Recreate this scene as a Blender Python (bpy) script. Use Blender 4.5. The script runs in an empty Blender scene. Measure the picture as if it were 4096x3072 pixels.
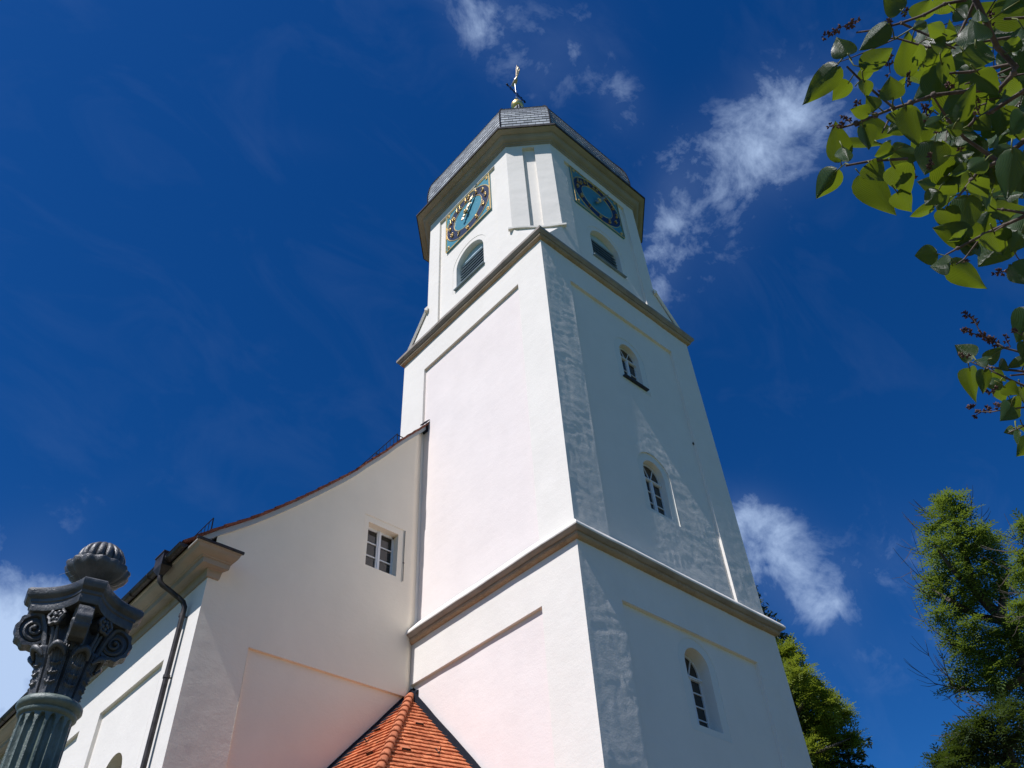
import bpy, math, random
import numpy as np
from mathutils import Vector, Matrix
from mathutils.geometry import delaunay_2d_cdt

sc = bpy.context.scene
col = sc.collection
PI = math.pi
R = math.radians
random.seed(7)

# ------------------------------------------------------------------ camera
CAM = Vector((-10.507, -9.252, 1.6))
FPX = 1803.56                      # focal length in pixels of a 2212 px wide picture
RM = Matrix(((0.74707636, -0.66309906, -0.04665358),
             (0.44274233, 0.54870674, -0.70915453),
             (0.49583883, 0.50913707, 0.70350785)))
cam_d = bpy.data.cameras.new('camera')
cam = bpy.data.objects.new('camera', cam_d)
col.objects.link(cam)
rx, ry, rz = RM[0], RM[1], RM[2]
cam.matrix_world = Matrix(((rx[0], -ry[0], -rz[0], CAM[0]),
                           (rx[1], -ry[1], -rz[1], CAM[1]),
                           (rx[2], -ry[2], -rz[2], CAM[2]),
                           (0, 0, 0, 1)))
cam_d.sensor_width = 36
cam_d.lens = FPX / 2212 * 36
cam_d.clip_start = 0.05
cam_d.clip_end = 4000
sc.camera = cam


def ray(px, py):                   # unit view direction of a pixel of the 4096 x 3072 photograph
    x = (px * 2212 / 4096 - 1106) / FPX
    y = (py * 2212 / 4096 - 829.5) / FPX
    d = RM.transposed() @ Vector((x, y, 1))
    return d.normalized()


def at(px, py, dist):              # a point seen there, dist metres away
    return CAM + ray(px, py) * dist


# ------------------------------------------------------------------ sun, sky
SUN_EL, SUN_A = R(55), R(2.1)
S = Vector((-math.cos(SUN_EL) * math.cos(SUN_A), -math.cos(SUN_EL) * math.sin(SUN_A), math.sin(SUN_EL)))
sun_d = bpy.data.lights.new('sun', 'SUN')
sun_d.energy = 4.6
sun_d.angle = R(0.5)
sun_d.color = (1.0, 0.97, 0.985)
sun = bpy.data.objects.new('sun', sun_d)
col.objects.link(sun)
sun.rotation_euler = S.to_track_quat('Z', 'Y').to_euler()

world = bpy.data.worlds.new('World')
sc.world = world
world.use_nodes = True
wt = world.node_tree


def N(tree, kind, **kw):
    n = tree.nodes.new(kind)
    for k, v in kw.items():
        setattr(n, k, v)
    return n


def link(tree, a, b):
    tree.links.new(a, b)


def mth(tree, op, a, b=None, c=None, clamp=False):
    n = N(tree, 'ShaderNodeMath', operation=op)
    n.use_clamp = clamp
    for i, v in enumerate((a, b, c)):
        if v is None:
            continue
        if isinstance(v, (int, float)):
            n.inputs[i].default_value = v
        else:
            link(tree, v, n.inputs[i])
    return n.outputs[0]


def vdot(tree, a, v):
    n = N(tree, 'ShaderNodeVectorMath', operation='DOT_PRODUCT')
    link(tree, a, n.inputs[0])
    n.inputs[1].default_value = v
    return n.outputs['Value']


sky = N(wt, 'ShaderNodeTexSky')
sky.sky_type = 'NISHITA'
sky.sun_disc = False
sky.sun_elevation = SUN_EL
sky.sun_rotation = -(PI / 2 + SUN_A)
sky.altitude = 700
sky.air_density = 1.0
sky.dust_density = 0.5
sky.ozone_density = 3.0
SKY_TINT = (0.44, 0.71, 1.0)
SKY_STRENGTH = 0.08
hsv = N(wt, 'ShaderNodeHueSaturation')
hsv.inputs['Saturation'].default_value = 1.36
hsv.inputs['Value'].default_value = 1.0
link(wt, sky.outputs[0], hsv.inputs['Color'])
tint = N(wt, 'ShaderNodeMix', data_type='RGBA', blend_type='MULTIPLY')
tint.inputs[0].default_value = 1
link(wt, hsv.outputs[0], tint.inputs[6])
tint.inputs[7].default_value = (*SKY_TINT, 1)
tc = N(wt, 'ShaderNodeTexCoord')
dirv = tc.outputs['Generated']
n1 = N(wt, 'ShaderNodeTexNoise')
n1.inputs['Scale'].default_value = 13
n1.inputs['Detail'].default_value = 9
n1.inputs['Roughness'].default_value = 0.64
n1.inputs['Distortion'].default_value = 0.35
link(wt, dirv, n1.inputs['Vector'])
n2 = N(wt, 'ShaderNodeTexNoise')
n2.inputs['Scale'].default_value = 48
n2.inputs['Detail'].default_value = 7
n2.inputs['Roughness'].default_value = 0.6
n2.inputs['Distortion'].default_value = 0.5
link(wt, dirv, n2.inputs['Vector'])
nz = mth(wt, 'ADD', mth(wt, 'MULTIPLY', n1.outputs[0], 0.80), mth(wt, 'MULTIPLY', n2.outputs[0], 0.20))
nzc = mth(wt, 'SUBTRACT', nz, 0.5)
# cloud banks: direction (as a pixel of the photograph), half-width, half-height, tilt in degrees, density
CLOUDS = [(3060, 580, 370, 200, -32, 0.58), (3130, 470, 170, 170, -20, 0.42), (2660, 960, 110, 330, 8, 0.55), (2880, 1010, 160, 260, 20, 0.16),
          (1930, 80, 150, 130, 25, 0.40), (2210, 220, 220, 150, -35, 0.34), (2480, 400, 110, 170, -25, 0.28),
          (3110, 2240, 210, 170, 25, 0.60), (3280, 2430, 150, 90, 5, 0.36), (3000, 2060, 120, 110, 20, 0.42), (3540, 2270, 170, 90, 0, 0.20), (2980, 2080, 140, 90, 10, 0.40),
          (-60, 2740, 260, 300, 10, 1.15), (60, 2470, 130, 150, 20, 0.5), (-200, 2950, 330, 260, 0, 0.5), (150, 2150, 160, 110, 0, 0.06),
          (3750, 2150, 260, 120, 20, 0.10), (3450, 2620, 420, 120, -5, 0.10), (1150, 560, 200, 60, 10, 0.05), (350, 2020, 300, 60, -30, 0.05)]
dens = None
for (px, py, hw, hh, tilt, amp) in CLOUDS:
    d = ray(px, py)
    r0 = Vector((rx[0], rx[1], rx[2]))
    r0 = (r0 - d * d.dot(r0)).normalized()
    u0 = d.cross(r0).normalized()
    c_, s_ = math.cos(R(tilt)), math.sin(R(tilt))
    r1 = r0 * c_ + u0 * s_
    u1 = u0 * c_ - r0 * s_
    k = d.dot(Vector(rz)) * 4096 / 2212 * FPX    # pixels per unit of tangent there
    w_, h_ = hw / k * 0.72, hh / k * 0.72
    a = vdot(wt, dirv, r1 / w_)
    b = vdot(wt, dirv, u1 / h_)
    rr = mth(wt, 'ADD', mth(wt, 'MULTIPLY', a, a), mth(wt, 'MULTIPLY', b, b))
    fall = mth(wt, 'POWER', 2.718, mth(wt, 'MULTIPLY', rr, -0.75))
    front = mth(wt, 'GREATER_THAN', vdot(wt, dirv, d), 0.3)
    one = mth(wt, 'MULTIPLY', mth(wt, 'MULTIPLY', fall, front), amp)
    dens = one if dens is None else mth(wt, 'ADD', dens, one)
# density = bank * (contrast of the noise)
raw = mth(wt, 'ADD', mth(wt, 'MULTIPLY', dens, 1.0), mth(wt, 'MULTIPLY', nzc, 3.5))
raw = mth(wt, 'MULTIPLY', mth(wt, 'SUBTRACT', raw, 0.24), 0.80, clamp=True)
cl = mth(wt, 'MULTIPLY', raw, mth(wt, 'MULTIPLY', dens, 2.6, clamp=True))
cl = mth(wt, 'ADD', mth(wt, 'MULTIPLY', cl, 0.86), mth(wt, 'MULTIPLY', dens, 0.10), clamp=True)
n3 = N(wt, 'ShaderNodeTexNoise')
n3.inputs['Scale'].default_value = 4.2
n3.inputs['Detail'].default_value = 9
n3.inputs['Roughness'].default_value = 0.6
n3.inputs['Distortion'].default_value = 1.1
mp3 = N(wt, 'ShaderNodeMapping')
mp3.inputs['Rotation'].default_value = (0.5, 0.3, 0.9)
mp3.inputs['Scale'].default_value = (1.0, 2.6, 1.6)
link(wt, dirv, mp3.inputs['Vector'])
link(wt, mp3.outputs[0], n3.inputs['Vector'])
cir = mth(wt, 'MULTIPLY', mth(wt, 'SUBTRACT', n3.outputs[0], 0.50, clamp=True), 0.075)
cl = mth(wt, 'ADD', cl, cir, clamp=True)
cmix = N(wt, 'ShaderNodeMix', data_type='RGBA')
link(wt, mth(wt, 'MINIMUM', cl, 0.85), cmix.inputs[0])
link(wt, tint.outputs[2], cmix.inputs[6])
cmix.inputs[7].default_value = (0.48 / SKY_STRENGTH, 0.62 / SKY_STRENGTH, 0.86 / SKY_STRENGTH, 1)
bg = wt.nodes['Background']
link(wt, cmix.outputs[2], bg.inputs[0])
bg.inputs[1].default_value = SKY_STRENGTH

sc.view_settings.view_transform = 'Standard'
sc.view_settings.look = 'None'
sc.view_settings.exposure = 0.2
sc.view_settings.gamma = 1
sc.cycles.max_bounces = 8
sc.cycles.diffuse_bounces = 5
sc.cycles.transmission_bounces = 6
sc.cycles.sample_clamp_indirect = 6
sc.render.film_transparent = False


# ------------------------------------------------------------------ object helpers
class MB:
    """collects faces and links them as ONE mesh object"""

    def __init__(self):
        self.v, self.f, self.uv, self.mi, self.cur = [], [], [], [], 0

    def add(self, verts, faces, uvs=None):
        o = len(self.v)
        self.v.extend([tuple(p) for p in verts])
        for i, f in enumerate(faces):
            self.f.append(tuple(q + o for q in f))
            self.uv.append(uvs[i] if uvs else None)
            self.mi.append(self.cur)

    def quad(self, a, b, c, d, uv=None):
        self.add([a, b, c, d], [(0, 1, 2, 3)], [uv] if uv else None)

    def box(self, x0, x1, y0, y1, z0, z1, M=None):
        p = [Vector((x, y, z)) for z in (z0, z1) for y in (y0, y1) for x in (x0, x1)]
        if M:
            p = [M @ q for q in p]
        self.add(p, [(0, 2, 3, 1), (4, 5, 7, 6), (0, 1, 5, 4), (2, 6, 7, 3), (0, 4, 6, 2), (1, 3, 7, 5)])

    def bar(self, a, b, w, h=None, up=(0, 0, 1)):
        a, b = Vector(a), Vector(b)
        h = h or w
        d = (b - a)
        L = d.length
        d.normalize()
        u = Vector(up)
        if abs(d.dot(u)) > 0.95:
            u = Vector((0, 1, 0))
        s = d.cross(u).normalized()
        t = s.cross(d)
        M = Matrix(((s[0], d[0], t[0], a[0]), (s[1], d[1], t[1], a[1]), (s[2], d[2], t[2], a[2]), (0, 0, 0, 1)))
        self.box(-w / 2, w / 2, 0, L, -h / 2, h / 2, M)

    def tube(self, pts, rads, n=8, cap=True):
        pts = [Vector(p) for p in pts]
        if isinstance(rads, (int, float)):
            rads = [rads] * len(pts)
        vs, fs = [], []
        prev = None
        for i, p in enumerate(pts):
            d = (pts[min(i + 1, len(pts) - 1)] - pts[max(i - 1, 0)]).normalized()
            if prev is None:
                u = Vector((0, 0, 1)) if abs(d.z) < 0.9 else Vector((1, 0, 0))
                s = d.cross(u).normalized()
            else:
                s = (prev - d * prev.dot(d)).normalized()
            prev = s
            t = d.cross(s)
            for k in range(n):
                a = 2 * PI * k / n
                vs.append(p + (s * math.cos(a) + t * math.sin(a)) * rads[i])
        for i in range(len(pts) - 1):
            for k in range(n):
                k2 = (k + 1) % n
                fs.append((i * n + k, i * n + k2, (i + 1) * n + k2, (i + 1) * n + k))
        if cap:
            fs.append(tuple(range(n - 1, -1, -1)))
            fs.append(tuple((len(pts) - 1) * n + k for k in range(n)))
        self.add(vs, fs)

    def lathe(self, prof, cx, cy, n=48, mod=None):
        """prof [(r, z)], mod(r, z, ang) -> r"""
        vs, fs = [], []
        for (r, z) in prof:
            for k in range(n):
                a = 2 * PI * k / n
                q = mod(r, z, a) if mod else r
                vs.append((cx + q * math.cos(a), cy + q * math.sin(a), z))
        for i in range(len(prof) - 1):
            for k in range(n):
                k2 = (k + 1) % n
                fs.append((i * n + k, i * n + k2, (i + 1) * n + k2, (i + 1) * n + k))
        self.add(vs, fs)

    def sphere(self, c, r, n=12, sc3=(1, 1, 1)):
        vs, fs = [], []
        m = n // 2
        for i in range(m + 1):
            t = PI * i / m
            for k in range(n):
                a = 2 * PI * k / n
                vs.append((c[0] + r * sc3[0] * math.sin(t) * math.cos(a), c[1] + r * sc3[1] * math.sin(t) * math.sin(a), c[2] - r * sc3[2] * math.cos(t)))
        for i in range(m):
            for k in range(n):
                k2 = (k + 1) % n
                fs.append((i * n + k, i * n + k2, (i + 1) * n + k2, (i + 1) * n + k))
        self.add(vs, fs)

    def build(self, name, mat, parent=None, smooth=False, base=None):
        me = bpy.data.meshes.new(name)
        me.from_pydata(self.v, [], self.f)
        if any(u is not None for u in self.uv):
            lay = me.uv_layers.new(name='UVMap')
            flat = []
            for f, u in zip(self.f, self.uv):
                for i in range(len(f)):
                    flat.extend(u[i] if u else (0, 0))
            lay.data.foreach_set('uv', flat)
        if mat:
            for m_ in (mat if isinstance(mat, (list, tuple)) else [mat]):
                me.materials.append(m_)
        if any(self.mi):
            me.polygons.foreach_set('material_index', self.mi)
        me.validate()
        if smooth:
            me.polygons.foreach_set('use_smooth', [True] * len(me.polygons))
        o = bpy.data.objects.new(name, me)
        col.objects.link(o)
        if parent is not None:
            o.parent = parent
            if parent.type == 'EMPTY':
                o.location = -parent.location if base is None else base
        return o


def auto_smooth(o, ang=40):
    me = o.data
    me.polygons.foreach_set('use_smooth', [True] * len(me.polygons))
    me.set_sharp_from_angle(angle=R(ang))
    return o


def tag(o, label, cat, group=None):
    o['label'] = label
    o['category'] = cat
    if group:
        o['group'] = group
    return o


def thing(name, label, cat, loc=(0, 0, 0), group=None):
    o = bpy.data.objects.new(name, None)
    o.empty_display_size = 0.3
    col.objects.link(o)
    o.location = loc
    return tag(o, label, cat, group)


def copy_tree(o, parent=None):
    c = o.copy()
    col.objects.link(c)
    if parent is not None:
        c.parent = parent
    for ch in list(o.children):
        copy_tree(ch, c)
    return c


# ------------------------------------------------------------------ noise for uneven plaster
def _hash(ix, iy, seed):
    h = (ix * 374761393 + iy * 668265263 + seed * 2147483647 // 7) & 0xFFFFFFFF
    h = ((h ^ (h >> 13)) * 1274126177) & 0xFFFFFFFF
    h = h ^ (h >> 16)
    return (h & 0xFFFF) / 32767.5 - 1.0


def vnoise(x, y, seed=0):
    x = np.asarray(x, float)
    y = np.asarray(y, float)
    ix = np.floor(x).astype(np.int64)
    iy = np.floor(y).astype(np.int64)
    fx = x - ix
    fy = y - iy
    ux = fx * fx * (3 - 2 * fx)
    uy = fy * fy * (3 - 2 * fy)
    a = _hash(ix, iy, seed)
    b = _hash(ix + 1, iy, seed)
    c = _hash(ix, iy + 1, seed)
    d = _hash(ix + 1, iy + 1, seed)
    return (a * (1 - ux) + b * ux) * (1 - uy) + (c * (1 - ux) + d * ux) * uy


def sstep(a, b, x):
    t = np.clip((x - a) / (b - a), 0, 1)
    return t * t * (3 - 2 * t)


def inside(poly, P):
    x, y = P[:, 0], P[:, 1]
    r = np.zeros(len(P), bool)
    n = len(poly)
    for i in range(n):
        x1, y1 = poly[i]
        x2, y2 = poly[(i + 1) % n]
        if y1 == y2:
            continue
        m = ((y1 > y) != (y2 > y)) & (x < (x2 - x1) * (y - y1) / (y2 - y1) + x1)
        r ^= m
    return r


def densify(poly, res):
    out = []
    n = len(poly)
    for i in range(n):
        a, b = poly[i], poly[(i + 1) % n]
        L = math.hypot(b[0] - a[0], b[1] - a[1])
        k = max(1, int(math.ceil(L / res)))
        for j in range(k):
            t = j / k
            out.append((a[0] + (b[0] - a[0]) * t, a[1] + (b[1] - a[1]) * t))
    return out


def edge_dist(polys, P):
    d = np.full(len(P), 1e9)
    for poly in polys:
        n = len(poly)
        for i in range(n):
            a = np.array(poly[i])
            b = np.array(poly[(i + 1) % n])
            ab = b - a
            L2 = (ab ** 2).sum()
            if L2 < 1e-12:
                continue
            t = np.clip(((P - a) @ ab) / L2, 0, 1)
            q = a + t[:, None] * ab
            d = np.minimum(d, np.hypot(*(P - q).T))
    return d


def sheet(mb, outline, holes, to3d, res, disp=None, flip=False, depth=0.0):
    """flat wall sheet with holes, vertices on a grid, pushed out by disp(a, b)"""
    ol = densify(outline, res)
    hl = [densify(h, res) for h in holes]
    A = np.array(ol)
    lo, hi = A.min(0), A.max(0)
    gx = np.arange(lo[0] + res * .5, hi[0], res)
    gy = np.arange(lo[1] + res * .5, hi[1], res)
    G = np.stack(np.meshgrid(gx, gy), -1).reshape(-1, 2)
    rs = np.random.RandomState(3)
    G = G + (rs.rand(*G.shape) - .5) * res * .3
    m = inside(outline, G)
    for h in holes:
        m &= ~inside(h, G)
    G = G[m]
    if len(G):
        G = G[edge_dist([outline] + holes, G) > res * .45]
    pts = [Vector(p) for p in ol]
    edges = [(i, (i + 1) % len(ol)) for i in range(len(ol))]
    for h in hl:
        o = len(pts)
        pts += [Vector(p) for p in h]
        edges += [(o + i, o + (i + 1) % len(h)) for i in range(len(h))]
    pts += [Vector(p) for p in G]
    V, E_, F, *_ = delaunay_2d_cdt(pts, edges, [], 0, 1e-6)
    P = np.array([(v.x, v.y) for v in V])
    T = np.array([f for f in F])
    cen = P[T].mean(1)
    keep = inside(outline, cen)
    for h in holes:
        keep &= ~inside(h, cen)
    T = T[keep]
    h = disp(P[:, 0], P[:, 1]) if disp else np.zeros(len(P))
    v3 = [to3d(p[0], p[1], depth - hh) for p, hh in zip(P, h)]
    fs = [tuple(t[::-1]) if flip else tuple(t) for t in T]
    mb.add(v3, fs)


def reveal(mb, loop, to3d, d0, d1, res=0.2, closed=True, flip=False, shrink=None):
    """the cheeks of a recess: loop in wall coordinates from depth d0 to d1"""
    n = len(loop)
    rng = range(n) if closed else range(n - 1)
    for i in rng:
        a, b = loop[i], loop[(i + 1) % n]
        a2, b2 = (shrink(a), shrink(b)) if shrink else (a, b)
        q = [to3d(a[0], a[1], d0), to3d(b[0], b[1], d0), to3d(b2[0], b2[1], d1), to3d(a2[0], a2[1], d1)]
        mb.quad(*(q[::-1] if flip else q))


def arch(cx, z0, zs, hw, n=14, rise=None):
    """outline of a round-headed opening, sill z0, springing zs"""
    rise = hw if rise is None else rise
    p = [(cx - hw, z0), (cx + hw, z0)]
    for i in range(n + 1):
        t = PI * i / n
        p.append((cx + hw * math.cos(t), zs + rise * math.sin(t)))
    return p


def ring(mb, path, prof, closed=True, uv=False):
    """sweep a profile [(s, z)] round a horizontal path (outward to the right of travel)"""
    n = len(path)
    P = [Vector((p[0], p[1])) for p in path]
    nor = []
    for i in range(n):
        if closed or 0 < i < n - 1:
            d0 = (P[i] - P[i - 1]).normalized()
            d1 = (P[(i + 1) % n] - P[i]).normalized()
        else:
            d0 = d1 = (P[1] - P[0]).normalized() if i == 0 else (P[-1] - P[-2]).normalized()
        n0 = Vector((d0.y, -d0.x))
        n1 = Vector((d1.y, -d1.x))
        m = (n0 + n1).normalized()
        nor.append(m / max(m.dot(n0), .2))
    k = len(prof)
    vs = []
    for i in range(n):
        for (s, z) in prof:
            q = P[i] + nor[i] * s
            vs.append((q.x, q.y, z))
    fs = []
    for i in range(n if closed else n - 1):
        j = (i + 1) % n
        for t in range(k - 1):
            fs.append((i * k + t, j * k + t, j * k + t + 1, i * k + t + 1))
    mb.add(vs, fs)
    return vs


# ------------------------------------------------------------------ materials
def mat(name, base, rough=0.8, metal=0.0, spec=0.3):
    m = bpy.data.materials.new(name)
    m.use_nodes = True
    b = m.node_tree.nodes['Principled BSDF']
    b.inputs['Base Color'].default_value = (*base, 1)
    b.inputs['Roughness'].default_value = rough
    b.inputs['Metallic'].default_value = metal
    b.inputs['Specular IOR Level'].default_value = spec
    return m, m.node_tree, b


def noise(t, scale, detail=4, rough=0.55, coord=None, dist=0.0, stretch=None):
    n = N(t, 'ShaderNodeTexNoise')
    n.inputs['Scale'].default_value = scale
    n.inputs['Detail'].default_value = detail
    n.inputs['Roughness'].default_value = rough
    n.inputs['Distortion'].default_value = dist
    if coord is None:
        coord = N(t, 'ShaderNodeTexCoord').outputs['Object']
    if stretch:
        mp = N(t, 'ShaderNodeMapping')
        mp.inputs['Scale'].default_value = stretch
        link(t, coord, mp.inputs['Vector'])
        coord = mp.outputs[0]
    link(t, coord, n.inputs['Vector'])
    return n.outputs[0]


def ramp(t, fac, stops):
    r = N(t, 'ShaderNodeValToRGB')
    e = r.color_ramp.elements
    while len(e) < len(stops):
        e.new(0.5)
    for i, (p, c) in enumerate(stops):
        e[i].position = p
        e[i].color = (*c, 1) if len(c) == 3 else c
    link(t, fac, r.inputs[0])
    return r.outputs[0]


def bump(t, b, h, dist, strength=1.0, prev=None):
    n = N(t, 'ShaderNodeBump')
    n.inputs['Distance'].default_value = dist
    n.inputs['Strength'].default_value = strength
    link(t, h, n.inputs['Height'])
    if prev is not None:
        link(t, prev, n.inputs['Normal'])
    link(t, n.outputs[0], b.inputs['Normal'])
    return n.outputs[0]


def m_plaster(name, base, rough_amp=0.004, stain=0.045):
    m, t, b = mat(name, base, 0.92, spec=0.15)
    big = noise(t, 0.55, 5, 0.6)
    streak = noise(t, 1.1, 5, 0.65, stretch=(1.0, 1.0, 0.55))
    mixn = mth(t, 'ADD', mth(t, 'MULTIPLY', big, 0.5), mth(t, 'MULTIPLY', streak, 0.5))
    d = tuple(c * (1 - stain) for c in base)
    w = tuple(min(c * (1 + stain * .5), .9) for c in base)
    link(t, ramp(t, mixn, [(0.35, d), (0.62, w)]), b.inputs['Base Color'])
    p = bump(t, b, noise(t, 2.2, 6, 0.62, stretch=(1, 1, 1.6)), rough_amp * 3, 0.5)
    bump(t, b, noise(t, 26, 4, 0.7), rough_amp, 0.55, p)
    return m


M = {}
M['plaster'] = m_plaster('white lime plaster', (0.805, 0.765, 0.695), 0.006)
M['panel'] = m_plaster('pinkish white plaster', (0.82, 0.745, 0.70), 0.005)
M['nave'] = m_plaster('cream white plaster', (0.84, 0.765, 0.635), 0.006)
M['band'] = m_plaster('smooth plaster band', (0.74, 0.74, 0.69), 0.001, 0.02)


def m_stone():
    m, t, b = mat('bounce tinted weathered stone', (0.5, 0.42, 0.33), 0.93, spec=0.15)
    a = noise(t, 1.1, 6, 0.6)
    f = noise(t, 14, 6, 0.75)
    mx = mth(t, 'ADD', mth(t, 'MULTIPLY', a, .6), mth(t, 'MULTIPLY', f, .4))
    c = ramp(t, mx, [(0.30, (0.23, 0.165, 0.105)), (0.48, (0.40, 0.30, 0.205)), (0.66, (0.48, 0.375, 0.27))])  # warm light bounced up under the cornice is mixed into these browns
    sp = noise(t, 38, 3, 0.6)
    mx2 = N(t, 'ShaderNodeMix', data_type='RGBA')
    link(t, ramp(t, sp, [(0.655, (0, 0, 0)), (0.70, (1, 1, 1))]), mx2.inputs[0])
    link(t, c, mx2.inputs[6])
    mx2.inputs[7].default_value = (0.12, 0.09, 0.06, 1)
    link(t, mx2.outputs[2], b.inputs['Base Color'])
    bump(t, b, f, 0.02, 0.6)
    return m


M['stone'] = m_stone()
m, t, b = mat('grey painted eaves moulding', (0.52, 0.47, 0.40), 0.75)
link(t, ramp(t, noise(t, 1.2, 5), [(0.3, (0.27, 0.245, 0.21)), (0.7, (0.36, 0.33, 0.285))]), b.inputs['Base Color'])
bump(t, b, noise(t, 20, 3), 0.004, 0.5)
M['eaves'] = m
m, t, b = mat('grey weathered fascia', (0.34, 0.30, 0.265), 0.9)
link(t, ramp(t, noise(t, 2.0, 6, 0.65), [(0.3, (0.25, 0.215, 0.185)), (0.7, (0.38, 0.335, 0.295))]), b.inputs['Base Color'])
bump(t, b, noise(t, 16, 5, 0.7), 0.015, 0.6)
M['fascia'] = m
m, t, b = mat('blue grey verge board', (0.36, 0.41, 0.45), 0.7)
M['verge'] = m
m, t, b = mat('dark zinc gutter', (0.035, 0.033, 0.034), 0.5, 0.3)
link(t, ramp(t, noise(t, 6, 5), [(0.3, (0.02, 0.018, 0.018)), (0.7, (0.075, 0.065, 0.06))]), b.inputs['Base Color'])
M['zinc'] = m
m, t, b = mat('dark lead flashing', (0.011, 0.013, 0.020), 0.85, 0.0, 0.12)
bump(t, b, noise(t, 9, 3), 0.02, 0.6)
M['lead'] = m
m, t, b = mat('white window paint', (0.72, 0.73, 0.74), 0.45, spec=0.4)
M['frame'] = m
m, t, b = mat('dark window glass', (0.012, 0.014, 0.016), 0.06, spec=0.6)
bump(t, b, noise(t, 1.6, 2), 0.004, 0.3)
M['glass'] = m
m, t, b = mat('blue grey louvre paint', (0.20, 0.27, 0.31), 0.55)
link(t, ramp(t, noise(t, 3, 5, stretch=(1, 1, 5)), [(0.3, (0.15, 0.21, 0.25)), (0.7, (0.25, 0.33, 0.37))]), b.inputs['Base Color'])
M['louvre'] = m
m, t, b = mat('dark louvre gap', (0.02, 0.022, 0.025), 0.9)
M['dark'] = m
m, t, b = mat('pale blue tympanum board', (0.42, 0.55, 0.60), 0.6)
M['tymp'] = m
m, t, b = mat('dark sill sheet', (0.05, 0.055, 0.065), 0.4, 0.5)
M['sill'] = m
m, t, b = mat('teal clock paint', (0.075, 0.31, 0.41), 0.38, spec=0.4)
link(t, ramp(t, noise(t, 2.5, 5), [(0.3, (0.052, 0.235, 0.315)), (0.7, (0.07, 0.285, 0.365))]), b.inputs['Base Color'])
M['teal'] = m
m, t, b = mat('navy clock paint', (0.014, 0.027, 0.07), 0.38, spec=0.4)
M['navy'] = m
m, t, b = mat('gilding', (0.86, 0.62, 0.25), 0.36, 0.85)
bump(t, b, noise(t, 24, 3), 0.01, 0.6)
M['gold'] = m
m, t, b = mat('pale weathered gilding', (0.50, 0.42, 0.29), 0.45, 1.0)
bump(t, b, noise(t, 40, 3), 0.01, 0.5)
M['palegold'] = m
m, t, b = mat('wrought iron', (0.02, 0.024, 0.03), 0.5, 0.6)
M['wrought'] = m
m, t, b = mat('pale rod', (0.45, 0.47, 0.48), 0.4, 0.7)
M['rod'] = m


def m_slate():
    m, t, b = mat('grey slate', (0.22, 0.24, 0.26), 0.42, spec=0.5)
    uv = N(t, 'ShaderNodeUVMap').outputs[0]
    br = N(t, 'ShaderNodeTexBrick')
    br.offset = 0.5
    br.inputs['Color1'].default_value = (0.24, 0.26, 0.275, 1)
    br.inputs['Color2'].default_value = (0.50, 0.525, 0.54, 1)
    br.inputs['Mortar'].default_value = (0.03, 0.033, 0.037, 1)
    br.inputs['Scale'].default_value = 1
    br.inputs['Mortar Size'].default_value = 0.007
    br.inputs['Mortar Smooth'].default_value = 0.1
    br.inputs['Brick Width'].default_value = 0.27
    br.inputs['Row Height'].default_value = 0.135
    mp = N(t, 'ShaderNodeVectorMath', operation='ADD')
    wob = N(t, 'ShaderNodeTexNoise')
    wob.inputs['Scale'].default_value = 2.2
    link(t, uv, wob.inputs['Vector'])
    sub = N(t, 'ShaderNodeVectorMath', operation='SCALE')
    link(t, wob.outputs['Color'], sub.inputs[0])
    sub.inputs['Scale'].default_value = 0.03
    link(t, uv, mp.inputs[0])
    link(t, sub.outputs[0], mp.inputs[1])
    link(t, mp.outputs[0], br.inputs['Vector'])
    mx = N(t, 'ShaderNodeMix', data_type='RGBA', blend_type='MULTIPLY')
    mx.inputs[0].default_value = 0.55
    link(t, br.outputs['Color'], mx.inputs[6])
    link(t, ramp(t, noise(t, 1.3, 5), [(0.3, (0.55, 0.55, 0.58)), (0.7, (1.2, 1.2, 1.15))]), mx.inputs[7])
    link(t, mx.outputs[2], b.inputs['Base Color'])
    bump(t, b, br.outputs['Fac'], -0.012, 0.9)
    return m


M['slate'] = m_slate()


def m_tile(name, c0, c1, c2):
    m, t, b = mat(name, c1, 0.82, spec=0.25)
    uv = N(t, 'ShaderNodeUVMap').outputs[0]
    br = N(t, 'ShaderNodeTexBrick')
    br.offset = 0.5
    br.inputs['Color1'].default_value = (*c0, 1)
    br.inputs['Color2'].default_value = (*c2, 1)
    br.inputs['Mortar'].default_value = (c0[0] * .45, c0[1] * .4, c0[2] * .4, 1)
    br.inputs['Scale'].default_value = 1
    br.inputs['Mortar Size'].default_value = 0.004
    br.inputs['Brick Width'].default_value = 0.18
    br.inputs['Row Height'].default_value = 0.155
    link(t, uv, br.inputs['Vector'])
    mx = N(t, 'ShaderNodeMix', data_type='RGBA', blend_type='MULTIPLY')
    mx.inputs[0].default_value = 0.8
    link(t, br.outputs['Color'], mx.inputs[6])
    link(t, ramp(t, noise(t, 3.4, 6, 0.65), [(0.3, (0.62, 0.58, 0.55)), (0.5, (1, 1, 1)), (0.72, (1.12, 1.12, 1.15))]), mx.inputs[7])
    link(t, mx.outputs[2], b.inputs['Base Color'])
    p = bump(t, b, br.outputs['Fac'], -0.006, 0.7)
    bump(t, b, noise(t, 60, 3), 0.003, 0.5, p)
    return m


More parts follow.
